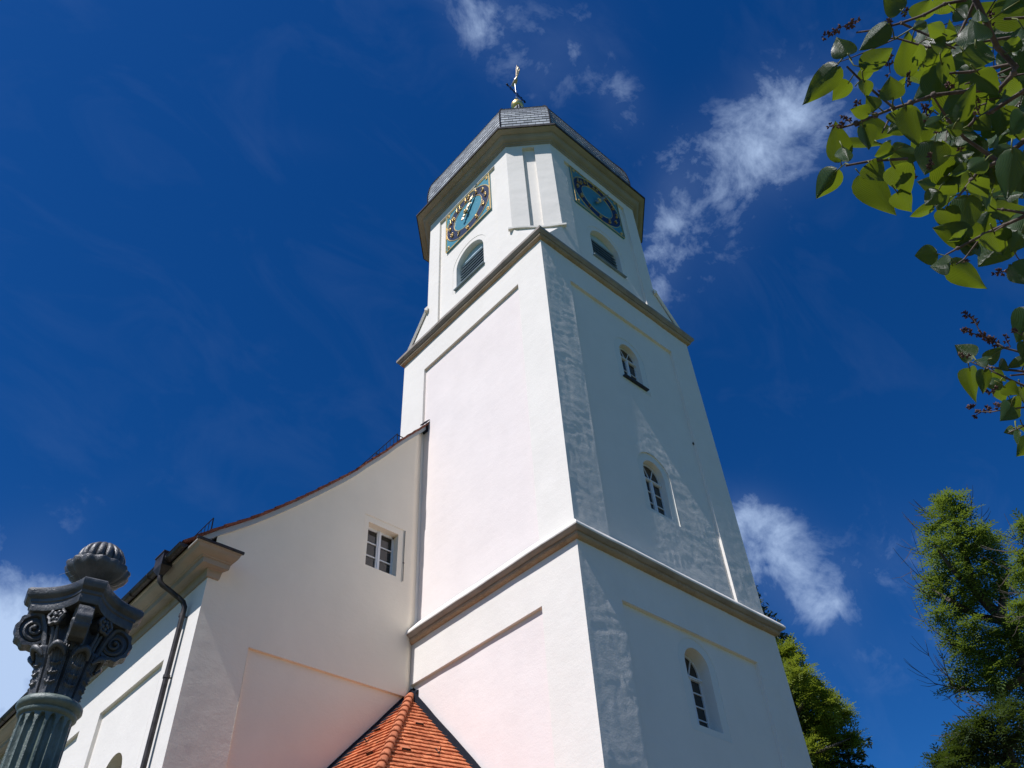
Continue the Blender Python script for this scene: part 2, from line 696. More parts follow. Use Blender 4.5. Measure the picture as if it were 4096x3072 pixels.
M['tile'] = m_tile('orange clay tile', (0.40, 0.105, 0.04), (0.56, 0.165, 0.065), (0.68, 0.235, 0.10))
M['oldtile'] = m_tile('old red clay tile', (0.14, 0.042, 0.026), (0.22, 0.066, 0.038), (0.27, 0.095, 0.055))
m, t, b = mat('orange ridge tile', (0.6, 0.21, 0.10), 0.8)
link(t, ramp(t, noise(t, 5, 6, 0.65), [(0.3, (0.38, 0.115, 0.05)), (0.7, (0.57, 0.19, 0.085))]), b.inputs['Base Color'])
bump(t, b, noise(t, 60, 3), 0.004, 0.5)
M['ridge'] = m


def m_iron(name, c0, c1):
    m, t, b = mat(name, c0, 0.42, 0.0, 0.6)
    a = noise(t, 9, 6, 0.65)
    link(t, ramp(t, a, [(0.35, c0), (0.68, c1)]), b.inputs['Base Color'])
    link(t, ramp(t, noise(t, 30, 5, 0.7), [(0.3, (0.26, 0.26, 0.26)), (0.7, (0.58, 0.58, 0.58))]), b.inputs['Roughness'])
    p = bump(t, b, noise(t, 45, 6, 0.7), 0.005, 0.75)
    bump(t, b, noise(t, 170, 3, 0.6), 0.0012, 0.7, p)
    return m


M['iron'] = m_iron('black painted cast iron', (0.034, 0.036, 0.037), (0.115, 0.118, 0.117))
M['greeniron'] = m_iron('green painted cast iron', (0.085, 0.115, 0.095), (0.20, 0.245, 0.205))


def m_leaf(name, stops, trans, tcol, scale=1.6, rough=0.38):
    m, t, b = mat(name, stops[0][1], rough, spec=0.45)
    c = ramp(t, noise(t, scale, 5, 0.6), stops)
    link(t, c, b.inputs['Base Color'])
    tr = N(t, 'ShaderNodeBsdfTranslucent')
    tr.inputs['Color'].default_value = (*tcol, 1)
    mx = N(t, 'ShaderNodeMixShader')
    mx.inputs[0].default_value = trans
    link(t, b.outputs[0], mx.inputs[1])
    link(t, tr.outputs[0], mx.inputs[2])
    link(t, mx.outputs[0], t.nodes['Material Output'].inputs[0])
    return m, t, b


M['lilac'], t, b = m_leaf('lilac leaf', [(0.3, (0.014, 0.042, 0.014)), (0.7, (0.034, 0.078, 0.024))], 0.36, (0.15, 0.215, 0.008), 9)
uvn = N(t, 'ShaderNodeUVMap')
wv = N(t, 'ShaderNodeTexWave', wave_type='BANDS', bands_direction='X')
wv.inputs['Scale'].default_value = 1.0
wv.inputs['Distortion'].default_value = 0.6
link(t, uvn.outputs[0], wv.inputs['Vector'])
bump(t, b, wv.outputs['Fac'], 0.0012, 0.5)
for n_ in t.nodes:
    if n_.type == 'BSDF_TRANSLUCENT':
        link(t, ramp(t, wv.outputs['Fac'], [(0.0, (0.15, 0.225, 0.006)), (0.55, (0.20, 0.275, 0.008)), (1.0, (0.25, 0.32, 0.018))]), n_.inputs['Color'])
M['ash'], _, _ = m_leaf('feathery tree foliage', [(0.3, (0.055, 0.105, 0.020)), (0.7, (0.115, 0.18, 0.030))], 0.38, (0.21, 0.29, 0.03), 0.6, 0.6)
M['lime'], _, _ = m_leaf('yellow green foliage', [(0.3, (0.12, 0.17, 0.022)), (0.7, (0.20, 0.25, 0.03))], 0.38, (0.30, 0.36, 0.03), 0.5, 0.6)
M['conifer'], _, _ = m_leaf('dark conifer foliage', [(0.3, (0.012, 0.026, 0.014)), (0.7, (0.030, 0.055, 0.022))], 0.15, (0.04, 0.07, 0.01), 0.7, 0.65)
M['shade'], _, _ = m_leaf('dark green foliage', [(0.3, (0.025, 0.048, 0.016)), (0.7, (0.055, 0.09, 0.022))], 0.3, (0.10, 0.15, 0.015), 0.6, 0.6)
m, t, b = mat('lilac bark', (0.10, 0.075, 0.06), 0.85)
link(t, ramp(t, noise(t, 40, 5, 0.6), [(0.3, (0.05, 0.036, 0.03)), (0.7, (0.17, 0.13, 0.105))]), b.inputs['Base Color'])
bump(t, b, noise(t, 90, 4), 0.002, 0.7)
M['twig'] = m
m, t, b = mat('tree bark', (0.09, 0.075, 0.06), 0.9)
link(t, ramp(t, noise(t, 5, 6, 0.65), [(0.3, (0.035, 0.028, 0.022)), (0.7, (0.12, 0.10, 0.08))]), b.inputs['Base Color'])
bump(t, b, noise(t, 18, 5), 0.03, 0.8)
M['bark'] = m
m, t, b = mat('dry seed head', (0.10, 0.045, 0.035), 0.8)
link(t, ramp(t, noise(t, 60, 4), [(0.35, (0.035, 0.014, 0.018)), (0.7, (0.20, 0.115, 0.08))]), b.inputs['Base Color'])
M['seed'] = m
m, t, b = mat('petiole', (0.13, 0.15, 0.03), 0.6)
M['petiole'] = m

m, t, b = mat('churchyard ground', (0.3, 0.24, 0.16), 0.95, spec=0.1)
a = noise(t, 0.09, 5, 0.6)
f = noise(t, 5, 5, 0.7)
g1 = ramp(t, f, [(0.3, (0.085, 0.075, 0.045)), (0.7, (0.135, 0.12, 0.072))])
g2 = ramp(t, f, [(0.3, (0.05, 0.085, 0.02)), (0.7, (0.09, 0.13, 0.035))])
geo = N(t, 'ShaderNodeNewGeometry')
sx = N(t, 'ShaderNodeSeparateXYZ')
link(t, geo.outputs['Position'], sx.inputs[0])
rad = mth(t, 'SQRT', mth(t, 'ADD', mth(t, 'POWER', mth(t, 'ABSOLUTE', mth(t, 'ADD', sx.outputs[0], 3.0)), 2), mth(t, 'POWER', mth(t, 'ABSOLUTE', sx.outputs[1]), 2)))
lawn = mth(t, 'GREATER_THAN', mth(t, 'ADD', rad, mth(t, 'MULTIPLY', a, 8.0)), 34.0)
mx = N(t, 'ShaderNodeMix', data_type='RGBA')
link(t, lawn, mx.inputs[0])
link(t, g1, mx.inputs[6])
link(t, g2, mx.inputs[7])
link(t, mx.outputs[2], b.inputs['Base Color'])
bump(t, b, f, 0.03, 0.6)
M['ground'] = m

# ------------------------------------------------------------------ ground
mb = MB()
n = 36
vs, fs = [(-3, 3, 0)], []
radii = [6, 14, 28, 60, 140, 400, 1500, 3000]
for r_ in radii:
    for k in range(n):
        a = 2 * PI * k / n
        vs.append((-3 + r_ * math.cos(a), 3 + r_ * math.sin(a), 0 if r_ < 60 else -0.002 * (r_ - 60) * 0.0))
for k in range(n):
    fs.append((0, 1 + k, 1 + (k + 1) % n))
for i in range(len(radii) - 1):
    for k in range(n):
        k2 = (k + 1) % n
        fs.append((1 + i * n + k, 1 + (i + 1) * n + k, 1 + (i + 1) * n + k2, 1 + i * n + k2))
mb.add(vs, fs)
g = mb.build('ground', M['ground'])
g['kind'] = 'structure'

# ================================================================== CHURCH TOWER
W = 6.43
OL = 0.075                       # the lowest storey stands this much proud
X0, CC = 0.02, 1.105             # octagon: face plane, corner cut


def prism(mb, poly, to3d, d0, d1, back=False):
    n = len(poly)
    f = [to3d(p[0], p[1], d0) for p in poly]
    k = [to3d(p[0], p[1], d1) for p in poly]
    vs = f + k
    fs = [tuple(range(n))] + [(i, i + n, (i + 1) % n + n, (i + 1) % n) for i in range(n)]
    if back:
        fs.append(tuple(range(2 * n - 1, n - 1, -1)))
    mb.add(vs, fs)


def rect(a0, a1, b0, b1):
    return [(a0, b0), (a1, b0), (a1, b1), (a0, b1)]


def archring(mb, cx, z0, zs, hw, w, to3d, d0, d1, n=16):
    """frame of width w round a round-headed opening"""
    o = arch(cx, z0, zs, hw, n)
    i_ = arch(cx, z0 + w, zs, hw - w, n)
    k = len(o)
    vs = [to3d(*p, d0) for p in o] + [to3d(*p, d0) for p in i_] + [to3d(*p, d1) for p in i_]
    fs = []
    for a in range(k):
        b = (a + 1) % k
        fs.append((a, b, k + b, k + a))
        fs.append((k + a, k + b, 2 * k + b, 2 * k + a))
    mb.add(vs, fs)


def trowel(a, b, seed=0):
    a = np.asarray(a, float)
    b = np.asarray(b, float)
    aw = a + .16 * vnoise(a / .55, b / .75, seed + 40) + .05 * vnoise(a / .17, b / .2, seed + 41)
    bw = b + .16 * vnoise(a / .65 + 9, b / .5, seed + 42) + .05 * vnoise(a / .2, b / .16 + 5, seed + 43)

    def rot(t, la, lb, sd):
        c_, s_ = math.cos(t), math.sin(t)
        return vnoise((aw * c_ + bw * s_) / la, (bw * c_ - aw * s_) / lb, seed + sd)
    return (0.40 * rot(.3, .40, .55, 0) + 0.30 * rot(.2, .085, .42, 1) + 0.26 * rot(-1.25, .09, .40, 2)
            + 0.22 * rot(.9, .065, .24, 3) + 0.13 * rot(.1, .05, .07, 4))


def d_strip(amp, seed, long=0.0):
    def f(a, b):
        patch = 0.62 + 0.38 * sstep(-.35, .45, vnoise(a / .9, b / 1.3, seed + 9))
        h = amp * trowel(a, b, seed) * patch + amp * .55 * vnoise(a / 1.1, b / 2.4, seed + 5)
        fade = sstep(0.0, .07, np.minimum(a, W - a)) * sstep(0.0, .06, np.abs(a - 1.04)) * sstep(0.0, .06, np.abs(a - 5.41))
        return h * fade
    return f


def d_panel_r(amp, seed, zlit):
    def f(a, b):
        lit = sstep(1.9, 2.7, a) * sstep(zlit + 1.5, zlit - 1.0, b)
        h = amp * (0.12 + 0.88 * lit) * trowel(a, b, seed) + 0.003 * vnoise(a / 1.6, b / 2.2, seed + 4)
        h = h + 0.016 * sstep(1.5, 3.2, a) * sstep(zlit + 2, zlit - 3, b)
        e = sstep(0, .12, np.minimum(a - 1.03, 5.42 - a))
        return h * e
    return f


def d_soft(amp, seed):
    def f(a, b):
        h = amp * (vnoise(a / .9, b / .7, seed) + .5 * vnoise((a + b) / .5, (b - a) / .9, seed + 1) + .22 * vnoise(a / .16, b / .14, seed + 2))
        return h * sstep(0.0, .15, np.minimum(a, W - a))
    return f


TOWER = thing('church_tower', 'tall white plastered church tower with octagonal belfry under a grey slate dome', 'church tower', (W / 2, W / 2, 0))


def TR(y0):
    return lambda a, b, d: (a, y0 + d, b)


def TL(x0):
    return lambda a, b, d: (x0 + d, a, b)


PD = 0.08                        # recess of the wall panels


def u_shape(a0, a1, zb, zt, p0, p1, zp):
    return [(a0, zb), (p0, zb), (p0, zp), (p1, zp), (p1, zb), (a1, zb), (a1, zt), (a0, zt)]


# --- wall storeys
def storey(name_mb, panel_mb, band_mb, side, off, zb, zt, p0, p1, zp, wins, fine, dA, dP, panel_zb=None):
    """one storey face: pilasters, recessed panel, window bands"""
    to3 = TR(-off) if side == 'R' else TL(-off)
    fl = side == 'L'
    lo, hi = -off, W + off
    res = fine
    sheet(name_mb, u_shape(lo, hi, zb, zt, p0, p1, zp), [], to3, res, dA, fl)
    loop = [(p0, zb), (p0, zp), (p1, zp), (p1, zb)]
    reveal(name_mb, densify(loop, .25)[:-1] if False else loop, to3, 0, PD, closed=False, flip=fl)
    bands = [arch(w['cx'], w['b0'], w['zs'], w['bw'], 14) for w in wins]
    sheet(panel_mb, rect(p0, p1, zb, zp), bands, to3, res, dP, fl, depth=PD)
    for w, bl in zip(wins, bands):
        op = arch(w['cx'], w['z0'], w['zs'], w['hw'], 16)
        bd = PD + w['bd']
        bm_ = MB()
        reveal(bm_, bl, to3, PD - 0.004, bd, flip=fl)
        sheet(bm_, bl, [op], to3, .12, None, fl, depth=bd)
        bm_.build('window_surround', M['band'], TOWER)


wall_mb, panel_mb, lpanel_mb, band_mb = MB(), MB(), MB(), MB()
W1 = dict(cx=3.245, z0=17.45, zs=18.54, hw=.39, b0=17.28, bw=.61, bd=.006, depth=.13, tr=18.43, bars=[17.95], sill=True, mull=True)
W2 = dict(cx=3.255, z0=13.10, zs=14.31, hw=.39, b0=12.98, bw=.61, bd=.022, depth=.14, tr=14.16, bars=[13.80, 13.46], sill=False, mull=True)
W3 = dict(cx=3.225, z0=8.00, zs=9.27, hw=.39, b0=7.86, bw=.60, bd=.006, depth=.26, tr=9.14, bars=[8.84, 8.56, 8.29], sill=False, mull=False)
storey(wall_mb, panel_mb, band_mb, 'R', 0.0, 11.2, 21.3, 1.045, 5.40, 20.08, [W1, W2], .045, d_strip(.0088, 11), d_panel_r(.0085, 21, 15.6))
storey(wall_mb, panel_mb, band_mb, 'R', OL, 5.2, 11.2, 1.03, 5.42, 9.97, [W3], .045, d_strip(.0088, 31), d_panel_r(.0025, 41, 2.0))
storey(wall_mb, lpanel_mb, band_mb, 'L', 0.0, 11.2, 21.3, 1.03, 5.345, 20.08, [], .16, d_soft(.0035, 51), d_soft(.004, 52))
storey(wall_mb, lpanel_mb, band_mb, 'L', OL, 5.2, 11.2, 1.033, 5.30, 9.965, [], .16, d_soft(.0035, 61), d_soft(.004, 62))
# plinth storey below the picture and the far sides
wall_mb.quad((-OL, -OL, 0), (W + OL, -OL, 0), (W + OL, -OL, 5.2), (-OL, -OL, 5.2))
wall_mb.quad((-OL, W + OL, 0), (-OL, -OL, 0), (-OL, -OL, 5.2), (-OL, W + OL, 5.2))
for (o_, z0, z1) in ((OL, 0, 11.2), (0, 11.2, 21.3)):
    wall_mb.quad((W + o_, -o_, z0), (W + o_, W + o_, z0), (W + o_, W + o_, z1), (W + o_, -o_, z1))
    wall_mb.quad((W + o_, W + o_, z0), (-o_, W + o_, z0), (-o_, W + o_, z1), (W + o_, W + o_, z1))

# --- belfry octagon
OCT = [(CC, X0), (W - CC, X0), (W - X0, CC), (W - X0, W - CC), (W - CC, W - X0), (CC, W - X0), (X0, W - CC), (X0, CC)]
ZL = 22.82
BF = dict(cx=3.225, z0=22.66, zs=23.68, hw=.685, b0=22.60, bw=.86, bd=.007, depth=.21)
belf_mb, bpan_mb = MB(), MB()
oct_face = [(.06, 21.3), (1.72, 21.3), (1.72, 27.33), (4.755, 27.33), (4.755, 21.3), (W - .06, 21.3), (W - CC, ZL), (W - CC, 27.95), (CC, 27.95), (CC, ZL)]
for side in 'RL':
    to3 = TR(X0) if side == 'R' else TL(X0)
    fl = side == 'L'

    def d_oct(a, b, side=side):
        h = (.0038 if side == 'R' else .0016) * trowel(a, b, 71) + .002 * vnoise(a / .9, b / 1.2, 72)
        return h * sstep(0, .08, np.minimum(a - CC, W - CC - a)) * (b > 21.4)
    sheet(belf_mb, oct_face, [], to3, .07 if side == 'R' else .14, d_oct, fl)
    reveal(belf_mb, [(1.72, 21.3), (1.72, 27.33), (4.755, 27.33), (4.755, 21.3)], to3, 0, PD, closed=False, flip=fl)
    bl = arch(BF['cx'], BF['b0'], BF['zs'], BF['bw'], 18)
    op = arch(BF['cx'], BF['z0'], BF['zs'], BF['hw'], 20)
    sheet(bpan_mb, rect(1.72, 4.755, 21.3, 27.33), [bl], to3, .14, d_soft(.002, 81), fl, depth=PD)
    reveal(bpan_mb, bl, to3, PD - .003, PD + .007, flip=fl)
    sheet(bpan_mb, bl, [op], to3, .2, None, fl, depth=PD + .007)
# near diagonal face with its narrow niche
LD = math.hypot(CC - X0, CC - X0)
sq = math.sqrt(.5)


def TD(a, b, d):
    return (X0 + sq * a + sq * d, CC - sq * a + sq * d, b)


def d_diag(a, b):
    return (.0045 * vnoise(a / 1.3, b / .33, 91) + .0012 * vnoise(a / .2, b / .12, 92)) * sstep(0, .1, np.minimum(a, LD - a))


NI = (.56, .975)
sheet(belf_mb, u_shape(0, LD, ZL, 27.95, NI[0], NI[1], 27.60), [], TD, .07, d_diag)
reveal(belf_mb, [(NI[0], ZL), (NI[0], 27.60), (NI[1], 27.60), (NI[1], ZL)], TD, 0, .12, closed=False)
sheet(belf_mb, rect(NI[0], NI[1], ZL, 27.60), [], TD, .1, None, depth=.12)
for i in (1, 3, 5):
    a, b = OCT[i], OCT[(i + 1) % 8]
    belf_mb.quad((*a, ZL), (*b, ZL), (*b, 27.95), (*a, 27.95))
for i in (2, 4):
    a, b = OCT[i], OCT[(i + 1) % 8]
    belf_mb.quad((*a, 21.3), (*b, 21.3), (*b, 27.95), (*a, 27.95))
# broaches between square and octagon
KS = [((X0, CC), (CC, X0), (X0, X0)), ((W - CC, X0), (W - X0, CC), (W - X0, X0)), ((W - X0, W - CC), (W - CC, W - X0), (W - X0, W - X0)), ((CC, W - X0), (X0, W - CC), (X0, W - X0))]
for ik, (A_, B_, K_) in enumerate(KS):
    br_mb = MB()
    A_, B_, K_ = Vector((*A_, ZL)), Vector((*B_, ZL)), Vector((*K_, 21.36))
    mid = (A_ + B_) / 2
    nrm = (B_ - A_).cross(K_ - A_).normalized()
    if nrm.z < 0:
        nrm = -nrm
    ab = (B_ - A_).normalized()
    up = (mid - K_).normalized()
    a1, b1, k1 = A_ - ab * .10 + up * .05, B_ + ab * .10 + up * .05, K_ - up * .02
    tk = nrm * .075
    if ik == 0:
        kk = K_ + Vector((.3, .3, 0))
        br_mb.add([A_, B_, kk], [(0, 1, 2)])
    v = [a1, b1, k1 + ab * .05, k1 - ab * .05, a1 + tk, b1 + tk, k1 + tk + ab * .05, k1 + tk - ab * .05]
    if ik:
        br_mb.add(v, [(0, 1, 2, 3), (7, 6, 5, 4), (0, 4, 5, 1), (1, 5, 6, 2), (2, 6, 7, 3), (3, 7, 4, 0)])
    hz = Vector((nrm.x, nrm.y, 0)).normalized()
    # drip slab at the head of the broach, slightly uneven
    prev = None
    k = 7
    for j in range(k + 1):
        t = j / k
        p = A_ - ab * .12 + (B_ - A_ + ab * .24) * t + Vector((0, 0, .02 * math.sin(3.1 * t * 2.2)))
        o_ = .075 + .012 * math.sin(t * 9)
        cur = [p + Vector((0, 0, -.07)) - hz * .02, p + hz * o_ + Vector((0, 0, -.06)), p + hz * (o_ + .004) + Vector((0, 0, .015)), p + Vector((0, 0, .14)) - hz * .02]
        if prev:
            br_mb.add(prev + cur, [(0, 4, 5, 1), (1, 5, 6, 2), (2, 6, 7, 3)] + ([(0, 1, 2, 3)] if j == 1 else []) + ([(7, 6, 5, 4)] if j == k else []))
        prev = cur
    br_mb.build('broach', M['plaster'], TOWER)

wall = wall_mb.build('wall', M['plaster'], TOWER, True)
pan = panel_mb.build('recessed_panel', M['plaster'], TOWER, True)
pan2 = lpanel_mb.build('recessed_panel', M['panel'], TOWER, True)
belf = belf_mb.build('belfry_wall', M['plaster'], TOWER, True)
bp_ = bpan_mb.build('belfry_panel', M['plaster'], TOWER)
for o in (wall, pan, pan2, belf):
    auto_smooth(o, 30)

# --- cornices
SQ = [(0, 0), (W, 0), (W, W), (0, W)]


def wobble(vs_mb, amp, seed):
    out = []
    for (x, y, z) in vs_mb.v:
        out.append((x + amp * float(vnoise(x * 1.7 + z * 3, y * 1.7, seed)), y + amp * float(vnoise(x * 1.7, y * 1.7 + z * 3, seed + 1)), z + amp * .8 * float(vnoise(x * 1.1, y * 1.1, seed + 2))))
    vs_mb.v = out


def fine_square(step=.35):
    return densify(SQ, step)


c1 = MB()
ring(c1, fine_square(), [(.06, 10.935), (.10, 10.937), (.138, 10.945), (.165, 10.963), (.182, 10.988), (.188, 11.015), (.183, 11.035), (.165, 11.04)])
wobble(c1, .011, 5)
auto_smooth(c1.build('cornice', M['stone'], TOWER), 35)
c1f = MB()
ring(c1f, fine_square(), [(.15, 11.038), (.215, 11.042), (.232, 11.055), (.262, 11.072), (.275, 11.085), (.29, 11.10)])
wobble(c1f, .011, 5)
auto_smooth(c1f.build('cornice_fascia', M['fascia'], TOWER), 35)
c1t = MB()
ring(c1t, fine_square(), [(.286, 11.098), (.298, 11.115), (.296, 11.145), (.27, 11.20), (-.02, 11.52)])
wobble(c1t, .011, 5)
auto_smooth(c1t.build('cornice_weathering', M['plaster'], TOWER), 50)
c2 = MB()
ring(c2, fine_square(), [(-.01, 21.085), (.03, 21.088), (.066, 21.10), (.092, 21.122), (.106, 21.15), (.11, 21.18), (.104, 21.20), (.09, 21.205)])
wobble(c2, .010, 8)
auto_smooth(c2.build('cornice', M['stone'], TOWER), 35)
c2f = MB()
ring(c2f, fine_square(), [(.08, 21.204), (.128, 21.208), (.135, 21.225), (.198, 21.285), (.203, 21.375), (.19, 21.39), (-.05, 21.50)])
wobble(c2f, .010, 8)
auto_smooth(c2f.build('cornice_fascia', M['fascia'], TOWER), 35)
c3 = MB()
ring(c3, OCT, [(-.01, 27.73), (.03, 27.745), (.05, 27.79), (.09, 27.80), (.10, 27.84), (.16, 27.86), (.22, 27.90), (.255, 27.95), (.27, 27.985), (.285, 27.99), (.29, 28.03), (.36, 28.035), (.42, 28.055), (.46, 28.075), (.485, 28.09), (.49, 28.10)])
auto_smooth(c3.build('eaves_moulding', M['eaves'], TOWER), 28)
c4 = MB()
ring(c4, OCT, [(.48, 28.10), (.51, 28.085), (.525, 28.10), (.53, 28.165), (.51, 28.20), (.30, 28.24), (.04, 28.30)])
c4.build('eaves_edge', M['zinc'], TOWER)

# --- slate dome
CTR = Vector((W / 2, W / 2))
prof_k = [(3.28, 28.18), (3.33, 28.6), (3.36, 29.1), (3.365, 29.6), (3.30, 30.2), (3.15, 30.7), (2.93, 31.22), (2.6, 31.7), (2.15, 32.15), (1.6, 32.6), (1.1, 33.1), (.74, 33.7), (.52, 34.4), (.36, 35.0), (.26, 36.2), (.2, 37.72)]


def catmull(P, step):
    out = []
    for i in range(len(P) - 1):
        p0 = P[max(i - 1, 0)]
        p1, p2 = P[i], P[i + 1]
        p3 = P[min(i + 2, len(P) - 1)]
        n = 12
        for j in range(n):
            t = j / n
            q = [.5 * ((2 * p1[m]) + (-p0[m] + p2[m]) * t + (2 * p0[m] - 5 * p1[m] + 4 * p2[m] - p3[m]) * t * t + (-p0[m] + 3 * p1[m] - 3 * p2[m] + p3[m]) * t ** 3) for m in range(len(p1))]
            out.append(q)
    out.append(list(P[-1]))
    res_, acc = [out[0]], 0.0
    for a, b in zip(out[:-1], out[1:]):
        acc += math.dist(a, b)
        if acc >= step:
            res_.append(b)
            acc = 0
    if res_[-1] != out[-1]:
        res_.append(out[-1])
    return res_


def octk(r_, z):
    k = r_ / 3.195
    be = .625 * 3.195            # half width of the wide sides
    F = [(-be, -3.195), (be, -3.195), (3.195, -be), (3.195, be), (be, 3.195), (-be, 3.195), (-3.195, be), (-3.195, -be)]
    return [Vector((CTR.x + p[0] * k, CTR.y + p[1] * k, z)) for p in F]


courses = catmull(prof_k, .135)
dm, hip = MB(), MB()
v_ = 0.0
for i in range(len(courses) - 1):
    (r0_, z0_), (r1_, z1_) = courses[i], courses[i + 1]
    lo, hi = octk(r0_ + .016, z0_ - .012), octk(r1_, z1_)
    inn = octk(r0_ - .002, z0_)
    dv = .135
    for k in range(8):
        a, b, c_, d_ = lo[k], lo[(k + 1) % 8], hi[(k + 1) % 8], hi[k]
        L0, L1 = (b - a).length / 2, (c_ - d_).length / 2
        us = .37 * k
        dm.quad(a, b, c_, d_, [(us - L0, v_), (us + L0, v_), (us + L1, v_ + dv), (us - L1, v_ + dv)])
        dm.quad(inn[k], inn[(k + 1) % 8], b, a, [(us - L0, v_ + .003)] * 4)
    v_ += dv
dm.build('dome_roof', M['slate'], TOWER)
for k in range(8):
    hip.tube([octk(r_ + .012, z)[k] for r_, z in courses[::2]], [.028] * len(courses[::2]), 6)
hip.build('hip_flashing', M['lead'], TOWER)


# --- windows of the right-hand face
def arched_window(w, y0, parent):
    to3 = TR(y0)
    d0 = PD + w['bd']
    d1 = d0 + w['depth']
    cx, z0, zs, hw = w['cx'], w['z0'], w['zs'], w['hw']
    op = arch(cx, z0, zs, hw, 16)
    rv = MB()

    def shr(p):
        return (cx + (p[0] - cx) * .955, z0 + (p[1] - z0) * .985 + .01)
    k = len(op)
    reveal(rv, op, to3, d0, d1 + .05, shrink=shr)
    rv.build('reveal', M['plaster'], parent)
    fr = MB()
    h2 = hw * .955
    dd = d1
    archring(fr, cx, z0 + .01, zs - .01, h2, .038, to3, dd, dd + .05)
    if w['mull']:
        prism(fr, rect(cx - .055, cx + .055, z0 + .02, w['tr']), to3, dd - .012, dd + .05)
        prism(fr, rect(cx - .02, cx + .02, z0 + .02, w['tr']), to3, dd - .03, dd)
    else:
        prism(fr, rect(cx - .03, cx + .03, z0 + .02, w['tr']), to3, dd - .006, dd + .05)
    prism(fr, rect(cx - h2, cx + h2, w['tr'] - .035, w['tr'] + .04), to3, dd - .02, dd + .05)
    prism(fr, rect(cx - h2, cx + h2, w['tr'] - .012, w['tr'] + .015), to3, dd - .04, dd)
    for bz in w['bars']:
        prism(fr, rect(cx - h2, cx + h2, bz - .011, bz + .011), to3, dd + .004, dd + .04)
    top = zs - .01
    R_ = h2 - .02
    for ang in (58, 122):
        a = R(ang)
        b0 = Vector((cx, w['tr']))
        e = Vector((cx + R_ * math.cos(a), top + R_ * math.sin(a)))
        n_ = Vector((-(e - b0).y, (e - b0).x)).normalized() * .009
        prism(fr, [tuple(b0 - n_), tuple(b0 + n_), tuple(e + n_), tuple(e - n_)], to3, dd + .004, dd + .04)
    wo = fr.build('window', M['frame'], parent)
    pn = MB()
    pn.add([to3(*p, dd + .03) for p in arch(cx, z0 + .02, zs - .01, h2 - .02, 16)], [tuple(range(19))])
    pn.build('pane', M['glass'], wo)
    if w['sill']:
        sl = MB()
        sl.add([to3(cx - hw - .09, z0 - .015, d0 - .10), to3(cx + hw + .09, z0 - .015, d0 - .10), to3(cx + hw + .09, z0 + .03, d0 + w['depth']), to3(cx - hw - .09, z0 + .03, d0 + w['depth']),
                to3(cx - hw - .09, z0 - .045, d0 - .10), to3(cx + hw + .09, z0 - .045, d0 - .10), to3(cx + hw + .09, z0 - .045, d0), to3(cx - hw - .09, z0 - .045, d0)],
               [(0, 1, 2, 3), (4, 5, 1, 0), (7, 6, 5, 4), (5, 6, 2, 1), (7, 4, 0, 3)])
        sl.build('sill', M['sill'], wo)
    else:
        sl = MB()
        sl.add([to3(cx - hw, z0, d0), to3(cx + hw, z0, d0), to3(cx + hw, z0 + .05, d1 + .03), to3(cx - hw, z0 + .05, d1 + .03)], [(0, 1, 2, 3)])
        sl.build('sill', M['band'], wo)


an = MB()
d_ = ray(2771, 1775)
t_ = (.08 - CAM.y) / d_.y
ap_ = CAM + d_ * t_
an.bar(ap_ + Vector((0, -.02, .05)), ap_ + Vector((.01, -.02, -.05)), .016)
an.bar(ap_ + Vector((-.03, -.02, .0)), ap_ + Vector((.03, -.02, .01)), .016)
an.bar(ap_ + Vector((0, .02, 0)), ap_ + Vector((0, -.03, 0)), .03)
an.build('wall_anchor', M['wrought'], TOWER)
arched_window(W1, 0.0, TOWER)
arched_window(W2, 0.0, TOWER)
arched_window(W3, -OL, TOWER)

